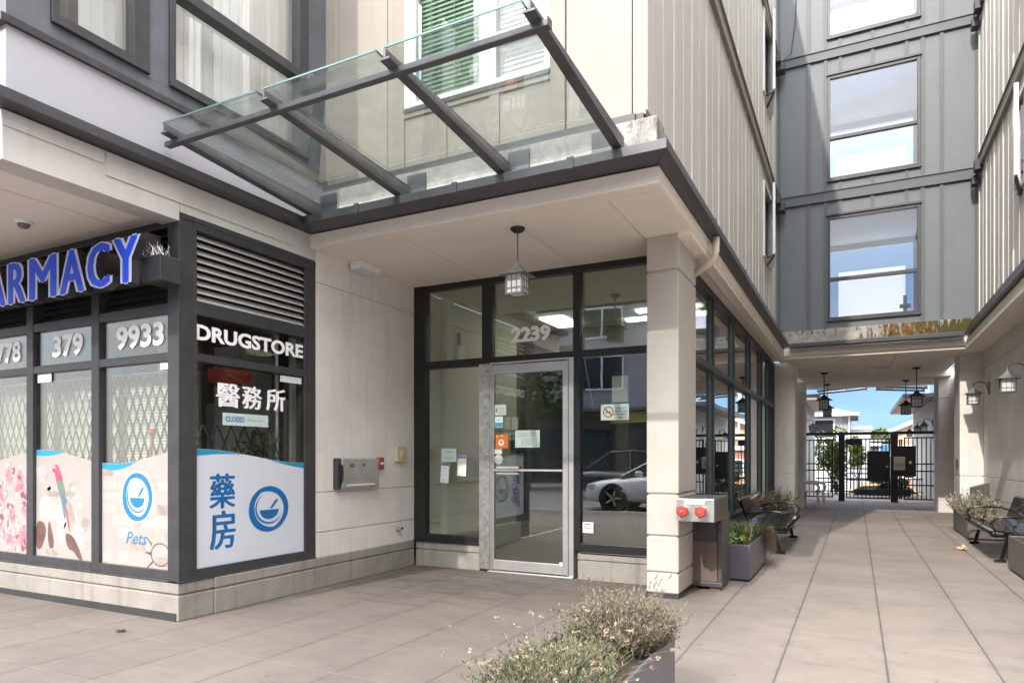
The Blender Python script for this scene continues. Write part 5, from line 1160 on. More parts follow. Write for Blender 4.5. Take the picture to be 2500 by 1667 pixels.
tag(x.build('upright_panel', bev=0.012), 'brown upright metal panel behind the silver shrub on the right', 'panel')

# plants
def sprig(m, ms, p, d, L, nl, ll, lw, mat_s, bend=0.25, r=0.0018):
    p = Vector(p); d = Vector(d).normalized(); b = Vector((random.uniform(-1, 1), random.uniform(-1, 1), random.uniform(-.4, .6)))*bend
    pts = [p+d*L*t+b*L*t*t for t in (0, 0.33, 0.66, 1)]
    m.mat(mat_s).tube(pts, [r, r*.8, r*.6, r*.3], 3, cap=False)
    for k in range(nl):
        t = 0.15+0.85*k/nl; q = p+d*L*t+b*L*t*t
        a = random.uniform(0, 6.283); o = Vector((math.cos(a), math.sin(a), random.uniform(0.1, 1.2)))
        m.mat(random.choice(ms)); leafquad(m, q, o+d*0.6, ll*random.uniform(.6, 1.2), lw*random.uniform(.7, 1.3))
    return pts[-1], d
# foreground: grey dry lavender
m = MB()
for k in range(820):
    a = random.uniform(0, 6.283); rr = random.random()**0.5
    bx_, by_ = -0.99+0.22*rr*math.cos(a), 3.08+0.24*rr*math.sin(a)
    tilt = Vector((math.cos(a)*rr*random.uniform(0.5, 1.0), math.sin(a)*rr*random.uniform(0.5, 1.0), 1.0))
    sprig(m, [leafG, leafG, leafG, leafS, stemm], (bx_*0.75+(-0.99)*0.25, by_*0.75+3.08*0.25, 0.34), tilt, random.uniform(0.15, 0.28)*(1.08-0.35*rr), 34, 0.021, 0.0052, stemm, bend=0.35)
for k in range(26):
    a = random.uniform(0, 6.283); e, d = sprig(m, [leafG], (-1.0+0.1*math.cos(a), 3.08+0.12*math.sin(a), 0.45), (math.cos(a)*.4, math.sin(a)*.4, 1), random.uniform(0.18, 0.27), 2, 0.01, 0.004, stemm, r=0.0014)
    m.mat(random.choice([leafG, leafG, stemm])); 
    for j in range(6): leafquad(m, e-Vector(d)*0.006*j, (random.uniform(-1, 1), random.uniform(-1, 1), 1.5), 0.012, 0.007)
tag(m.build('lavender_shrub', recalc=False), 'grey dried lavender shrub at the far end of the foreground planter', 'shrub')
# foreground: green plant with dry pink heads
m = MB()
for k in range(760):
    a = random.uniform(0, 6.283); rr = random.random()**0.5
    bx_, by_ = -1.07+0.19*rr*math.cos(a), 2.44+0.36*rr*math.sin(a)
    tilt = Vector((math.cos(a)*rr*0.8-0.05, math.sin(a)*rr*0.7, 1.0))
    sprig(m, [leafS, leafS, leafG, leafS, leafA, leafS, stemm], (bx_, by_, 0.34), tilt, random.uniform(0.06, 0.165)*(1.1-0.3*rr), 18, 0.026, 0.0050, stemm, bend=0.55)
def head(m, e, s, mt):
    m.mat(mt)
    for j in range(9): leafquad(m, Vector(e)+Vector((random.uniform(-s, s), random.uniform(-s, s), random.uniform(-s, s)))*0.35, (random.uniform(-1, 1), random.uniform(-1, 1), random.uniform(-.4, 1)), s*1.1, s*0.9)
for k in range(95):
    a = random.uniform(0, 6.283); rr = random.random()**0.5
    bx_, by_ = -1.08+0.20*rr*math.cos(a), 2.48+0.36*rr*math.sin(a)
    e, d = sprig(m, [leafS], (bx_, by_, 0.36), (math.cos(a)*rr*1.0-0.15, math.sin(a)*rr*0.6, 1.0), random.uniform(0.08, 0.24), 4, 0.025, 0.004, stemm, bend=0.4, r=0.0013)
    q = random.random(); head(m, e, random.uniform(0.007, 0.012), petal if q < 0.66 else (strawm if q < 0.95 else violet))
for k in range(8):
    e, d = sprig(m, [leafS], (-0.84, 2.35+0.1*k, 0.37), (1, random.uniform(-.6, .6), 0.25), random.uniform(0.06, 0.15), 2, 0.02, 0.004, stemm, r=0.0013); head(m, e, 0.012, petal)
tag(m.build('flowering_plant', recalc=False), 'green plant with dried pinkish flower heads in the foreground planter', 'plant')
# left planter: feathery green grass, bright leaves, straw hanging over the end
m = MB()
for k in range(520):
    x0_, y0_ = random.uniform(-1.30, -1.0), random.gauss(8.1, 0.25); a = random.uniform(0, 6.283)
    m.mat(random.choice([leafA, leafB, leafS, leafS, strawm])); L = random.uniform(0.15, 0.34); w = 0.007
    d = Vector((math.cos(a)*0.7, math.sin(a)*0.7, 1)); p = Vector((x0_, y0_, 0.34)); s_ = Vector((-math.sin(a), math.cos(a), 0))*w/2
    q = p+d*L*.5; e = p+d*L+Vector((math.cos(a), math.sin(a), -1.1))*L*0.38
    m.poly([p-s_, p+s_, q+s_*.8, q-s_*.8]); m.poly([q-s_*.8, q+s_*.8, e])
for k in range(420):
    p = Vector((random.uniform(-1.0, -0.93), random.gauss(8.40, 0.13), random.uniform(0.32, 0.42))); m.mat(random.choice([strawm, strawm, leafY, petal]))
    d = Vector((random.uniform(0.1, 0.9), random.uniform(-.3, .6), 0.3)); L = random.uniform(0.12, 0.36); s_ = Vector((0, 1, 0))*0.0035
    q = p+d*L*.4; e = q+Vector((random.uniform(.0, .25)*L, random.uniform(-.2, .2)*L, -L*1.0)); m.poly([p-s_, p+s_, q+s_, q-s_]); m.poly([q-s_, q+s_, e])
tag(m.build('feather_grass', recalc=False), 'green feathery grass spilling straw over the end of the planter', 'grass')
m = MB()
for k in range(260):
    p = Vector((random.uniform(-1.26, -1.02), random.gauss(7.55, 0.13), 0.345+random.uniform(0, 0.08))); a = random.uniform(0, 6.283)
    m.mat(random.choice([leafB, leafB, leafA])); leafquad(m, p, (math.cos(a), math.sin(a), random.uniform(0, 1)), random.uniform(0.03, 0.065), 0.032)
tag(m.build('leafy_plant', recalc=False), 'bright green leafy plant at the near end of the left planter', 'plant')
m = MB()
for k in range(260):
    a = random.uniform(0, 6.283); rr = random.random()
    sprig(m, [leafS, leafW, leafG, leafY], (-1.25+0.2*rr*math.cos(a), 12.7+0.5*rr*math.sin(a), 0.34), (math.cos(a)*rr*.9, math.sin(a)*rr*.9, 1), random.uniform(0.12, 0.42), 9, 0.05, 0.012, stemm, r=0.003)
tag(m.build('wispy_plant', recalc=False), 'thin dry green plant in the planter past the left bench', 'plant')
m = MB()
for k in range(420):
    a = random.uniform(0, 6.283); rr = random.random()**.5; by_ = random.choice([13.35, 13.6, 12.95])
    sprig(m, [leafW, leafW, leafS, leafG], (1.72+0.2*rr*math.cos(a), by_+0.35*rr*math.sin(a), 0.31), (math.cos(a)*rr*.9, math.sin(a)*rr*.9, 1), random.uniform(0.12, 0.46)*(1.1-.4*rr), 15, 0.042, 0.016, stemm, r=0.003)
for k in range(160):
    a = random.uniform(0, 6.283); sprig(m, [strawm, leafW], (random.uniform(1.6, 1.95), random.gauss(12.8, .2), 0.31), (math.cos(a), math.sin(a), .7), random.uniform(.06, .16), 8, .035, .012, stemm, r=.002)
tag(m.build('silver_shrub', recalc=False), 'silvery grey shrub in the brown planter beside the right column', 'shrub')
m = MB()
for k in range(60):
    a = random.uniform(0, 6.283); m.mat(random.choice([leafA, leafY])); leafquad(m, (-4.70+random.gauss(0, .02), 3.05+random.gauss(0, .012), 0.002), (math.cos(a), math.sin(a), random.uniform(.3, 1.2)), random.uniform(.02, .04), .008)
tag(m.build('weed_tuft', recalc=False), 'small green weed growing from a paving joint by the pharmacy corner', 'weed')
m = MB()
for k in range(26):
    m.mat(random.choice([yellow, yellow, orange, paperm])); p = Vector((1.28+random.gauss(0, .055), 10.9+random.gauss(0, .03), 0.004+abs(random.gauss(0, .02)))); a = random.uniform(0, 6.3)
    u = Vector((math.cos(a), math.sin(a), random.uniform(-.1, .6)))*random.uniform(.02, .045); v_ = Vector((-math.sin(a), math.cos(a), random.uniform(0, .5)))*random.uniform(.015, .03)
    q = p+u+v_; 
    pts = [p, p+u, q, p+v_]
    if min(t.z for t in pts) > 0.001: m.poly(pts)
tag(m.build('crumpled_wrapper', recalc=False), 'crumpled yellow wrapper lying on the paving near the right bench', 'litter')
# scattered specks on the paving
m = MB(); rr_ = random.Random(11)
for k in range(150):
    p = (rr_.uniform(-5.5, 1.4), rr_.uniform(2.2, 14)); s_ = rr_.uniform(0.004, 0.013); m.mat(rr_.choice([paperm, stemm, strawm, soil]))
    if p[0] < -4.4 and p[1] > 3.3: continue
    if p[0] > -1.5 and p[0] < -0.9: continue
    a = rr_.uniform(0, 6.3); m.poly([(p[0]+s_*q*math.cos(a+t), p[1]+s_*q*0.6*math.sin(a+t), 0.005) for t, q in ((0, 1.6), (1.6, .6), (3.1, 1.2), (4.6, .7))])
tag(m.build('ground_debris', recalc=False), 'tiny crumbs and leaf scraps scattered over the paving', 'debris', kind='stuff')

# ------------------------------------------------------------------ benches
def bench(label, loc, rz):
    r = thing('bench', label, 'bench', loc, rz, 'black metal benches along the passage', local=True); L = 1.05
    prof = []      # (y, z): front roll, seat, back, top roll; the sitter faces -y
    for a in range(-150, 61, 30): prof.append((-0.27+0.035*math.cos(R(90+a))*1.0-0.0, 0.335+0.035*math.sin(R(90+a))))
    prof = [(-0.262, 0.305), (-0.30, 0.318), (-0.312, 0.345), (-0.295, 0.372), (-0.26, 0.380), (-0.16, 0.362), (-0.05, 0.345), (0.06, 0.338), (0.14, 0.352), (0.185, 0.40), (0.22, 0.50), (0.262, 0.62), (0.285, 0.690), (0.312, 0.708), (0.335, 0.692), (0.332, 0.665)]
    x = mb(benchm); n = 84; st = 2*L/n
    for i in range(n):
        u = -L+(i+0.5)*st; w = st*0.30
        for (a, b), (c, d) in zip(prof, prof[1:]):
            dx, dz = c-a, d-b; l = math.hypot(dx, dz); nx, nz = -dz/l*0.004, dx/l*0.004
            x.hexa([(u-w, a+nx, b+nz), (u+w, a+nx, b+nz), (u+w, a-nx, b-nz), (u-w, a-nx, b-nz)], [(u-w, c+nx, d+nz), (u+w, c+nx, d+nz), (u+w, c-nx, d-nz), (u-w, c-nx, d-nz)])
    x.build('slats', parent=r)
    x = mb(benchm)
    x.tube([(-L-0.01, -0.272, 0.342), (L+0.01, -0.272, 0.342)], 0.026, 14); x.tube([(-L-0.01, 0.310, 0.680), (L+0.01, 0.310, 0.680)], 0.026, 14); x.tube([(-L, 0.10, 0.33), (L, 0.10, 0.33)], 0.012, 8); x.build('rail', parent=r, smooth=True)
    for sx in (-1, 1):
        u = sx*(L-0.06)
        f = mb(benchm); f.bar((u, -0.27, 0.315), (u, 0.16, 0.325), 0.035, 0.03, (1, 0, 0)); f.bar((u, 0.16, 0.325), (u, 0.31, 0.67), 0.035, 0.03, (1, 0, 0)); f.build('side_frame', parent=r, bev=0.005)
        l = mb(benchm); l.bar((u, -0.12, 0.315), (u, -0.20, 0.0), 0.045, 0.028, (1, 0, 0)).bar((u, -0.26, 0.012), (u, -0.14, 0.012), 0.05, 0.02, (1, 0, 0)); l.build('leg', parent=r)
        l = mb(benchm); l.bar((u, 0.10, 0.315), (u, 0.25, 0.0), 0.045, 0.028, (1, 0, 0)).bar((u, 0.19, 0.012), (u, 0.31, 0.012), 0.05, 0.02, (1, 0, 0)); l.build('leg', parent=r)
        pts = [(u, 0.235, 0.50), (u, 0.12, 0.535), (u, -0.05, 0.545), (u, -0.18, 0.54), (u, -0.25, 0.515), (u, -0.285, 0.465), (u, -0.275, 0.41), (u, -0.235, 0.375), (u, -0.17, 0.365), (u, -0.08, 0.36)]
        mb(benchm).tube(pts, 0.013, 8).build('armrest', parent=r, smooth=True)
    return r
b1 = bench('black slatted metal bench on the left under the courtyard glazing', (-1.08, 10.42, 0), R(90))
dup(b1, (1.73, 10.83, 0), R(-90), 'black slatted metal bench on the right against the plaster wall')
# white plastic chair by the gate
r = thing('plastic_chair', 'white plastic garden chair by the left column near the gate', 'chair', (-1.02, 18.75, 0), R(75), local=True)
for sx in (-1, 1):
    for y0, y1 in ((-0.22, -0.25), (0.2, 0.27)): mb(plasw).bar((sx*0.2, y0, 0.40), (sx*0.24, y1, 0.0), 0.075, 0.045).build('leg', parent=r, bev=0.006)
    mb(plasw).tube([(sx*0.25, 0.2, 0.62), (sx*0.27, -0.05, 0.63), (sx*0.27, -0.22, 0.60), (sx*0.25, -0.26, 0.52), (sx*0.22, -0.23, 0.40)], 0.034, 8).build('armrest', parent=r, smooth=True)
x = mb(plasw); x.box(-0.23, 0.23, -0.24, 0.22, 0.385, 0.415); x.build('seat', parent=r, bev=0.01)
x = mb(plasw)
for k in range(-3, 4): x.bar((k*0.062, 0.20, 0.41), (k*0.07, 0.33, 0.84), 0.04, 0.014)
x.bar((-0.235, 0.325, 0.84), (0.235, 0.325, 0.84), 0.03, 0.06); x.build('backrest', parent=r)

# ------------------------------------------------------------------ security gate
GY = 21.75
G = thing('security_gate', 'black metal security gate closing the passage between two posts', 'gate', (0.3, GY, 0))
for a, b in ((-0.46, -0.30), (0.86, 1.035)): mb(gateb).box(a, b, GY-0.09, GY+0.09, 0, 1.93).build('post', parent=G, bev=0.008)
x = mb(gateb); x.box(-1.41, 2.0, GY-0.05, GY+0.05, 1.905, 1.985); x.box(1.88, 2.0, GY-0.07, GY+0.07, 1.88, 2.02); x.build('top_beam', parent=G)
def leaf(u0, u1, z0, z1, n, rails, name='gate_leaf', extra=None):
    x = mb(gateb); x.box(u0, u0+0.035, GY-0.02, GY+0.02, z0, z1).box(u1-0.035, u1, GY-0.02, GY+0.02, z0, z1)
    for zr in [z0, z1-0.035]+list(rails): x.box(u0+0.035, u1-0.035, GY-0.018, GY+0.018, zr, zr+0.035)
    for k in range(1, n): u = u0+(u1-u0)*k/n; x.box(u-0.013, u+0.013, GY-0.010, GY+0.010, z0+0.03, z1-0.03)
    return x.build(name, parent=G)
leaf(-1.37, -0.60, 0.10, 1.78, 6, (0.52, 0.87, 1.06), 'fence_panel'); leaf(-0.565, -0.48, 0.18, 1.66, 1, (0.52, 0.87), 'fence_panel')
gl = leaf(-0.265, 0.845, 0.085, 1.80, 11, (0.60, 0.78, 0.92, 1.06)); mb(gateb).box(0.27, 0.835, GY-0.03, GY-0.021, 0.58, 1.44).build('kick_panel', parent=gl); mb(gateb).box(-0.24, 0.14, GY-0.03, GY-0.021, 1.62, 1.765).build('sign_plate', parent=gl)
mb(steel).lathe([(0.032, GY-0.031), (0.03, GY-0.05), (0.026, GY-0.09), (0.004, GY-0.10)], (0.765, 0, 1.0), 12, 'y').build('knob', parent=gl)
leaf(1.06, 1.14, 0.10, 1.76, 1, (0.5,), 'fence_panel'); fp = leaf(1.18, 1.93, 0.08, 1.82, 7, (0.47, 0.86, 1.06), 'fence_panel'); mb(gateb).box(1.03, 1.47, GY-0.06, GY-0.03, 0.73, 1.58).build('shield_plate', parent=fp)
r = thing('entry_keypad', 'beige entry phone keypad box on the right gate post', 'keypad', (1.08, GY-0.11, 1.12))
mb(beige).box(0.93, 1.205, GY-0.16, GY-0.092, 0.905, 1.275).build('housing', parent=r, bev=0.01)
x = mb(inkg); x.box(0.965, 1.16, GY-0.166, GY-0.161, 1.01, 1.11)
for k in range(4): x.box(1.10+0.02*(k % 2), 1.115+0.02*(k % 2), GY-0.166, GY-0.161, 1.16+0.025*(k//2), 1.18+0.025*(k//2))
x.box(0.985, 1.01, GY-0.166, GY-0.161, 1.17, 1.22); x.build('keys', parent=r)
tag(mb(paperm).lathe([(0.04, GY-0.064), (0.04, GY-0.0605)], (1.33, 0, 1.12), 16, 'y').build('gate_sticker'), 'oval white sticker on the black gate plate beside the keypad', 'sticker')

# ------------------------------------------------------------------ beyond the gate
def rear_canopy(label, x0, x1, y):
    r = thing('rear_canopy', label, 'canopy', ((x0+x1)/2, y, 3.3), group='glass canopies beyond the gate')
    for yy in (y, y+0.9): mb(darkm).bar((x0, yy, 3.32), (x1, yy, 3.42), 0.05).build('beam', parent=r)
    mb(darkm).box(x1-0.02 if x1 > x0 else x1, x1 if x1 > x0 else x1+0.02, y, y+0.9, 3.36, 3.45).build('rail', parent=r)
    x = mb(g_can); x.hexa([(x0, y-0.3, 3.37), (x1, y-0.3, 3.47), (x1, y-0.3, 3.482), (x0, y-0.3, 3.382)], [(x0, y+1.2, 3.37), (x1, y+1.2, 3.47), (x1, y+1.2, 3.482), (x0, y+1.2, 3.382)]); x.build('glass_panel', parent=r)
rear_canopy('small glass canopy beyond the gate on the left rear wall', -1.1, 0.30, 23.2); rear_canopy('small glass canopy beyond the gate on the right rear wall', 1.9, 0.55, 23.6)
def crown(m, c, rad, n, size, ms, seed, lumps=9):
    rr = random.Random(seed); cs = []
    for k in range(lumps):
        d = Vector((rr.gauss(0, 1), rr.gauss(0, 1), rr.gauss(0, .8))).normalized()*rr.uniform(.35, .8); cs.append((Vector((c[0]+d.x*rad[0], c[1]+d.y*rad[1], c[2]+d.z*rad[2])), rr.uniform(.28, .5)))
    for k in range(n):
        o, s_ = rr.choice(cs); d = Vector((rr.gauss(0, 1), rr.gauss(0, 1), rr.gauss(0, 1))).normalized()*rr.uniform(.4, 1)**.5
        p = o+Vector((d.x*rad[0]*s_, d.y*rad[1]*s_, d.z*rad[2]*s_)); q = size*rr.uniform(.6, 1.4)
        u = Vector((rr.gauss(0, 1), rr.gauss(0, 1), rr.gauss(0, .7))).normalized()*q; v_ = u.cross(Vector((rr.gauss(0, 1), rr.gauss(0, 1), rr.gauss(0, 1)))).normalized()*q*.55
        m.mat(ms[k % len(ms)]); m.poly([p-u*.5, p+v_*.5, p+u*.5, p-v_*.5])
def tree(label, loc, h, rad, n, size, ms, seed, trunk=0.09, name='tree', group=None, low=0.35):
    r = thing(name, label, 'tree', loc, 0, group, local=True); rr = random.Random(seed)
    t = mb(barkm); top = Vector((rr.uniform(-.2, .2), rr.uniform(-.2, .2), h*0.72)); t.tube([(0, 0, 0), (0.03, 0.02, h*low), top*0.75, top], [trunk, trunk*.8, trunk*.55, trunk*.25], 8)
    for k in range(7):
        a = rr.uniform(0, 6.3); z0 = h*rr.uniform(low*.8, .65); t.tube([(0, 0, z0), (math.cos(a)*rad[0]*.4, math.sin(a)*rad[1]*.4, z0+h*.1), (math.cos(a)*rad[0]*.8, math.sin(a)*rad[1]*.8, z0+h*.2)], [trunk*.45, trunk*.3, trunk*.1], 5)
    t.build('trunk', parent=r); m = MB(); crown(m, (0, 0, h-rad[2]), rad, n, size, ms, seed); m.build('crown', parent=r, recalc=False); return r
tree('leafy green tree just behind the left side of the gate', (-0.85, 28.2, -0.35), 3.1, (0.55, 0.6, 1.5), 2600, 0.13, [leafA, leafB, leafA], 5, 0.06, low=.2)
tree('smaller green tree behind the middle of the gate', (0.05, 29.8, -0.65), 2.85, (0.55, 0.6, 0.85), 1300, 0.13, [leafB, leafA, leafB], 6, 0.05)
tree('olive green background tree between the two houses, left crown', (0.95, 64, -2.6), 7.3, (1.0, 1.2, 2.6), 1700, 0.5, [leafY, leafA, leafY], 8, .2, group='trees far behind the gate')
tree('olive green background tree between the two houses, right crown', (2.3, 66, -2.6), 7.2, (0.9, 1.2, 2.4), 1700, 0.5, [leafY, leafY, leafA], 9, .2, group='trees far behind the gate')
tree('dark low background tree behind the tan gabled house', (3.3, 70, -2.6), 6.0, (1.6, 2, 2.0), 1200, 0.5, [leafA, leafA, leafY], 10, .2, group='trees far behind the gate')
def shrub(label, loc, rad, seed):
    m = MB(); crown(m, loc, rad, 700, .10, [leafA, leafB, leafA], seed, 7); tag(m.build('hedge_shrub', recalc=False), label, 'shrub', 'low shrubs beyond the gate')
shrub('low dark green shrub behind the gate, left of the right post', (0.78, 24.5, 0.36), (.32, .3, .30), 21); shrub('low dark green shrub behind the gate, right of the right post', (1.35, 24.8, 0.34), (.34, .3, .28), 22)
tag(mb(gateb).box(-0.05, 1.5, 24.1, 24.25, 0.06, 0.26).build('planter_trough'), 'long black trough under the shrubs beyond the gate', 'planter')
r = thing('low_fence', 'thin black rail fence beyond the gate and shrubs', 'fence', (0.6, 26.6, 0))
x = mb(gateb); x.box(-1.3, 2.0, 26.58, 26.62, 0.50, 0.54); x.box(-1.3, 2.0, 26.58, 26.62, 0.05, 0.09); x.build('rail', parent=r)
x = mb(gateb)
for k in range(34): x.box(-1.3+k*.1, -1.285+k*.1, 26.59, 26.61, .09, .5)
x.build('baluster', parent=r)
# houses across the lane
r = thing('white_house', 'white sided house with grey hip roof behind the tree', 'house', (-2.5, 42, -2.6), local=True)
x = mb(sidw); x.box(-5, 1.8, 0, 8, 0, 6.25); x.build('wall', parent=r)
x = mb(M('siding_lap', (0.33, 0.34, 0.36), 0.7, var=.03)); x.box(1.8, 2.2, 0.02, 8, 0, 6.25)
for k in range(36): x.hexa([(1.82, -0.03, .2+k*.165), (2.18, -0.03, .2+k*.165), (2.18, -0.03, .215+k*.165), (1.82, -0.03, .215+k*.165)], [(1.82, 0.015, .2+k*.165), (2.18, 0.015, .2+k*.165), (2.18, 0.015, .33+k*.165), (1.82, 0.015, .33+k*.165)])
x.build('siding', parent=r)
x = mb(roofg); x.hexa([(-5.6, -0.6, 6.3), (2.6, -0.6, 6.3), (2.6, 8.6, 6.3), (-5.6, 8.6, 6.3)], [(-1.2, 3.9, 7.0), (0.9, 3.9, 7.0), (0.9, 4.1, 7.0), (-1.2, 4.1, 7.0)]); x.build('roof', parent=r)
x = mb(whitep); x.box(-5.65, 2.65, -0.66, -0.605, 6.16, 6.34); x.box(2.605, 2.66, -0.66, 8.6, 6.16, 6.34); x.build('gutter', parent=r)
x = mb(whitep); x.box(2.10, 2.18, -0.12, -0.04, 0.3, 6.15); x.build('downspout', parent=r)
w = mb(whitep).box(0.25, 1.45, -0.06, -0.002, 4.9, 6.05).build('window', parent=r); mb(glassd).box(0.36, 1.34, -0.07, -0.061, 5.0, 5.95).build('pane', parent=w)
x = mb(sidw); x.box(2.22, 3.2, 0.5, 6, 0, 5.5); x.build('side_wing', parent=r); x = mb(whitep); x.box(2.215, 3.28, 0.44, 0.499, 5.42, 5.62); x.build('parapet_trim', parent=r)
r = thing('grey_house', 'dark grey house with pale trim in the far lane, seen through the gate', 'house', (2.1, 50, -2.6), local=True)
x = mb(sidd); x.box(-1.6, 2.6, 0, 6, 0, 4.9); x.build('wall', parent=r)
x = mb(roofg); x.hexa([(-1.8, -0.3, 4.9), (2.8, -0.3, 4.9), (2.8, 6.3, 4.9), (-1.8, 6.3, 4.9)], [(-1.0, 2.9, 5.2), (1.8, 2.9, 5.2), (1.8, 3.1, 5.2), (-1.0, 3.1, 5.2)]); x.build('roof', parent=r)
w = mb(whitep).box(-0.8, -0.1, -0.06, -0.002, 3.9, 4.75).build('window', parent=r); mb(skyb).box(-0.72, -0.18, -0.07, -0.061, 3.98, 4.67).build('pane', parent=w)
x = mb(whitep); x.box(-1.6, -0.6, -0.3, -0.25, 4.62, 4.8); x.build('trim', parent=r); x = mb(whitep); x.bar((0.0, -0.1, 3.1), (1.6, -0.1, 4.3), .12, .18); x.build('stair_rail', parent=r)
r = thing('tan_house', 'tan gabled house with white eaves behind the right lanterns', 'house', (1.9, 46, -2.6), local=True)
x = mb(sidt); x.hexa([(0.25, 0, 0), (6, 0, 0), (6, 0, 8.05), (0.25, 0, 5.45)], [(0.25, 7, 0), (6, 7, 0), (6, 7, 8.05), (0.25, 7, 5.45)]); x.build('wall', parent=r)
x = mb(roofg); x.hexa([(-0.2, -0.5, 5.36), (6.2, -0.5, 8.25), (6.2, -0.5, 8.38), (-0.2, -0.5, 5.49)], [(-0.2, 7.4, 5.36), (6.2, 7.4, 8.25), (6.2, 7.4, 8.38), (-0.2, 7.4, 5.49)]); x.build('roof', parent=r)
x = mb(whitep); x.bar((-0.22, -0.53, 5.38), (6.2, -0.53, 8.27), .05, .2); x.build('eave_board', parent=r)
x = mb(brick); x.box(0.2, 5, -0.35, -0.02, 0, 4.9); x.build('brick_base', parent=r); x = mb(whitep); x.box(0.1, 5, -0.6, -0.36, 4.35, 4.6); x.build('porch_trim', parent=r)
x = mb(sidw); x.box(1.62, 1.85, -0.5, -0.36, 4.6, 8.0); x.build('corner_post', parent=r)
for k in range(3):
    w = mb(whitep).box(0.5+k*.9, 1.2+k*.9, -0.40, -0.352, 2.6, 3.75).build('window', parent=r); mb(glassd).box(0.58+k*.9, 1.12+k*.9, -0.41, -0.401, 2.68, 3.67).build('pane', parent=w)

# ------------------------------------------------------------------ cars
def car(label, loc, rz, paint, suv=False, group='cars in the street'):
    r = thing('parked_car', label, 'car', loc, rz, group, local=True)      # nose towards -x, length 4.6
    st = [(-2.32, .50, .34, .62), (-2.22, .70, .22, .70), (-1.9, .84, .20, .78), (-1.4, .90, .20, .86), (-0.9, .915, .20, .92), (0, .92, .20, .95), (1.0, .92, .20, .97), (1.7, .90, .22, .97), (2.15, .84, .26, .94), (2.30, .70, .36, .86)]
    x = mb(paint); rings = []
    for px, hw, zb, zt in st:
        ring = []
        for k in range(20):
            a = 2*math.pi*k/20; c, s_ = math.cos(a), math.sin(a); e = 0.45
            ring.append(x.bm.verts.new((px, hw*math.copysign(abs(c)**e, c), (zb+zt)/2+(zt-zb)/2*math.copysign(abs(s_)**e, s_))))
        rings.append(ring)
    for a, b in zip(rings, rings[1:]):
        for k in range(20): x.face([a[k], a[(k+1) % 20], b[(k+1) % 20], b[k]])
    x.face(rings[0]); x.face(rings[-1]); x.build('body', parent=r, smooth=True)
    tz = 1.62 if suv else 1.44; gh = [(-1.25, .78, .88), (-0.35, .66, tz-.06), (0.35, .64, tz), (1.2, .63, tz-.05), (2.0, .70, .98)]
    g = mb(glassd); rs = [[g.bm.verts.new((px, hw*sy*(1.0 if lo else .82 if pz > 1.2 else 1), z)) for sy, lo in ((-1, 1), (-1, 0), (1, 0), (1, 1)) for z in [(.86 if lo else pz)]] for px, hw, pz in gh]
    for a, b in zip(rs, rs[1:]):
        for k in range(3): g.face([a[k], a[k+1], b[k+1], b[k]])
    g.build('windows', parent=r, smooth=False)
    x = mb(paint)
    for sy in (-1, 1):
        pr_ = [(px, hw*.84*sy, pz+.012) for px, hw, pz in gh]; x.tube(pr_, .035, 6)
        x.bar((0.45, .64*.86*sy, tz-.03), (0.40, .80*sy, .90), .05, .03)
    x.hexa([(-0.3, -.56, tz-.06), (1.25, -.54, tz-.04), (1.25, .54, tz-.04), (-0.3, .56, tz-.06)], [(-0.2, -.5, tz+.01), (1.1, -.48, tz+.015), (1.1, .48, tz+.015), (-0.2, .5, tz+.01)]); x.build('roof', parent=r)
    for wx in (-1.42, 1.42):
        for sy in (-1, 1):
            w = mb(rub).lathe([(.25, -.1), (.32, -.09), (.335, 0), (.32, .09), (.25, .1)], (wx, sy*.82, .335), 26, 'y').build('tyre', parent=r)
            q = mb(steel); 
            for k in range(5): a = 2*math.pi*k/5; q.bar((wx, sy*.915, .335), (wx+.22*math.cos(a), sy*.915, .335+.22*math.sin(a)), .05, .02, (0, 1, 0))
            q.lathe([(.235, sy*.90), (.245, sy*.92), (.21, sy*.92)], (wx, 0, .335), 24, 'y'); q.build('rim', parent=w)
            mb(blackm).lathe([(.385, sy*.70), (.385, sy*.905)], (wx, 0, .345), 24, 'y').build('wheel_arch', parent=r)
    for sy in (-1, 1):
        mb(paint).box(-0.78, -0.60, sy*.93, sy*1.06, .92, 1.05).build('mirror', parent=r, bev=.03); mb(frost).box(-2.17, -1.95, sy*.66, sy*.80, .60, .68).build('headlight', parent=r)
    return r
c1 = car('white hatchback driving past, mirrored in the entrance glass', (-4.25, -4.7, -0.144), 0, carw)
car('dark car in the far traffic lane, mirrored in the entrance glass', (-6.2, -9.2, -0.144), R(180), card, True)
car('orange tinted car across the far lane, seen through the gate', (0.55, 33.5, -1.36), R(0), M('car_orange', (0.55, 0.24, 0.06), .3, coat=.6), group='cars in the rear lane')
car('pale car parked behind the gate beside the tree', (-0.4, 38.0, -2.25), R(0), carw, group='cars in the rear lane')

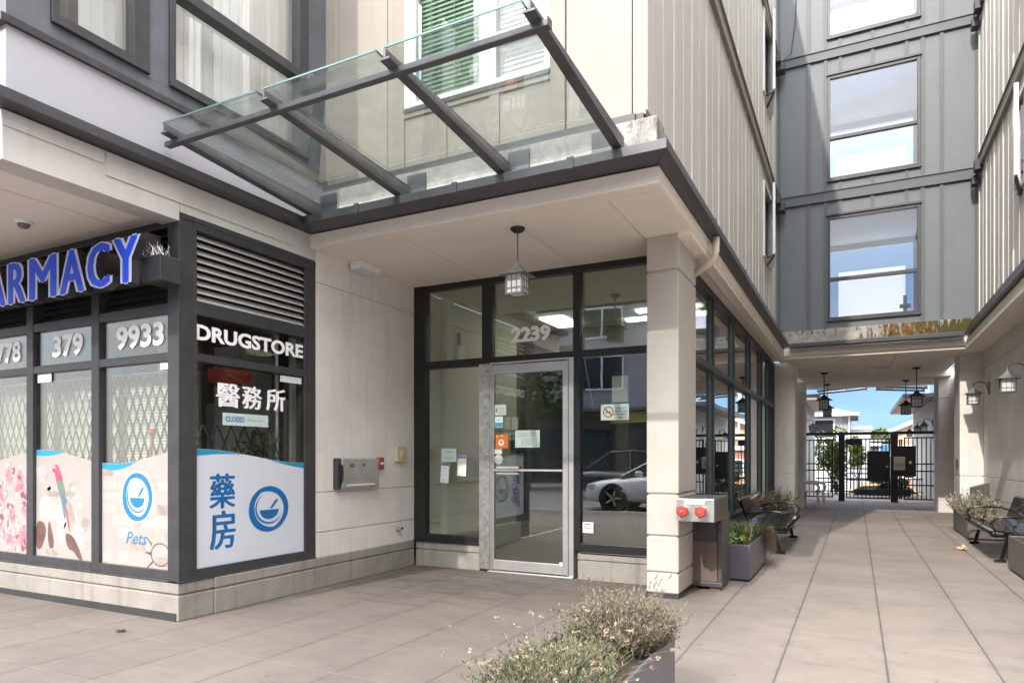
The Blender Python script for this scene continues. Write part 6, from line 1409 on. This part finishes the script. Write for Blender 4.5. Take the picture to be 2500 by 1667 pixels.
# ------------------------------------------------------------------ buildings across the street (mirrored in the glass)
OB = thing('street_building', 'grey apartment building across the street, mirrored in the shop windows', 'building', (-5, -18, 0))
x = mb(oppw); x.box(-34, 22, -26, -18, 3.6, 12.6); x.build('upper_wall', parent=OB)
x = mb(intd); x.box(-34, 22, -26, -18.3, 0, 3.6); x.build('shop_wall', parent=OB)
for k in range(13):
    xa = -33+k*4.2
    w = mb(whitep).box(xa, xa+2.1, -18.0, -17.93, 4.5, 6.2).build('window', parent=OB); mb(glassd).box(xa+.08, xa+1.0, -17.93, -17.92, 4.6, 6.1).box(xa+1.1, xa+2.02, -17.93, -17.92, 4.6, 6.1).build('pane', parent=w)
    w = mb(whitep).box(xa, xa+2.1, -18.0, -17.93, 7.0, 8.5).build('window', parent=OB); mb(glassd).box(xa+.08, xa+1.0, -17.93, -17.92, 7.1, 8.4).box(xa+1.1, xa+2.02, -17.93, -17.92, 7.1, 8.4).build('pane', parent=w)
    if k % 2 == 0:
        b_ = mb(sidw); b_.box(xa+2.3, xa+4.1, -18, -16.8, 4.0, 4.15).box(xa+2.3, xa+4.1, -18, -16.8, 6.6, 6.75); b_.mat(alum).box(xa+2.3, xa+4.1, -16.85, -16.8, 5.0, 5.06).box(xa+2.3, xa+4.1, -16.85, -16.8, 7.6, 7.66)
        for j in range(13): b_.box(xa+2.3+j*.148, xa+2.32+j*.148, -16.85, -16.83, 4.15, 5.0)
        b_.build('balcony', parent=OB)
    w = mb(darkm).box(xa-.4, xa+3.4, -18.28, -18.2, .3, 2.7).build('shop_window', parent=OB); mb(glassd).box(xa-.3, xa+3.3, -18.2, -18.19, .4, 2.6).build('pane', parent=w)
x = mb(M('shop_sign_yellow', (.45, .36, .10), .6)); x.box(-10.5, -3.0, -18.0, -17.9, 2.9, 3.4); x.build('sign_board', parent=OB)
x = mb(sidd); x.box(-34, 22, -18, -17.6, 3.45, 3.6); x.build('awning', parent=OB)
tree('street tree across the road, mirrored in the pharmacy glass', (-12.5, -13.0, -0.14), 6.5, (2.0, 2.0, 2.0), 2600, .28, [leafA, leafA, leafB], 31, .12)
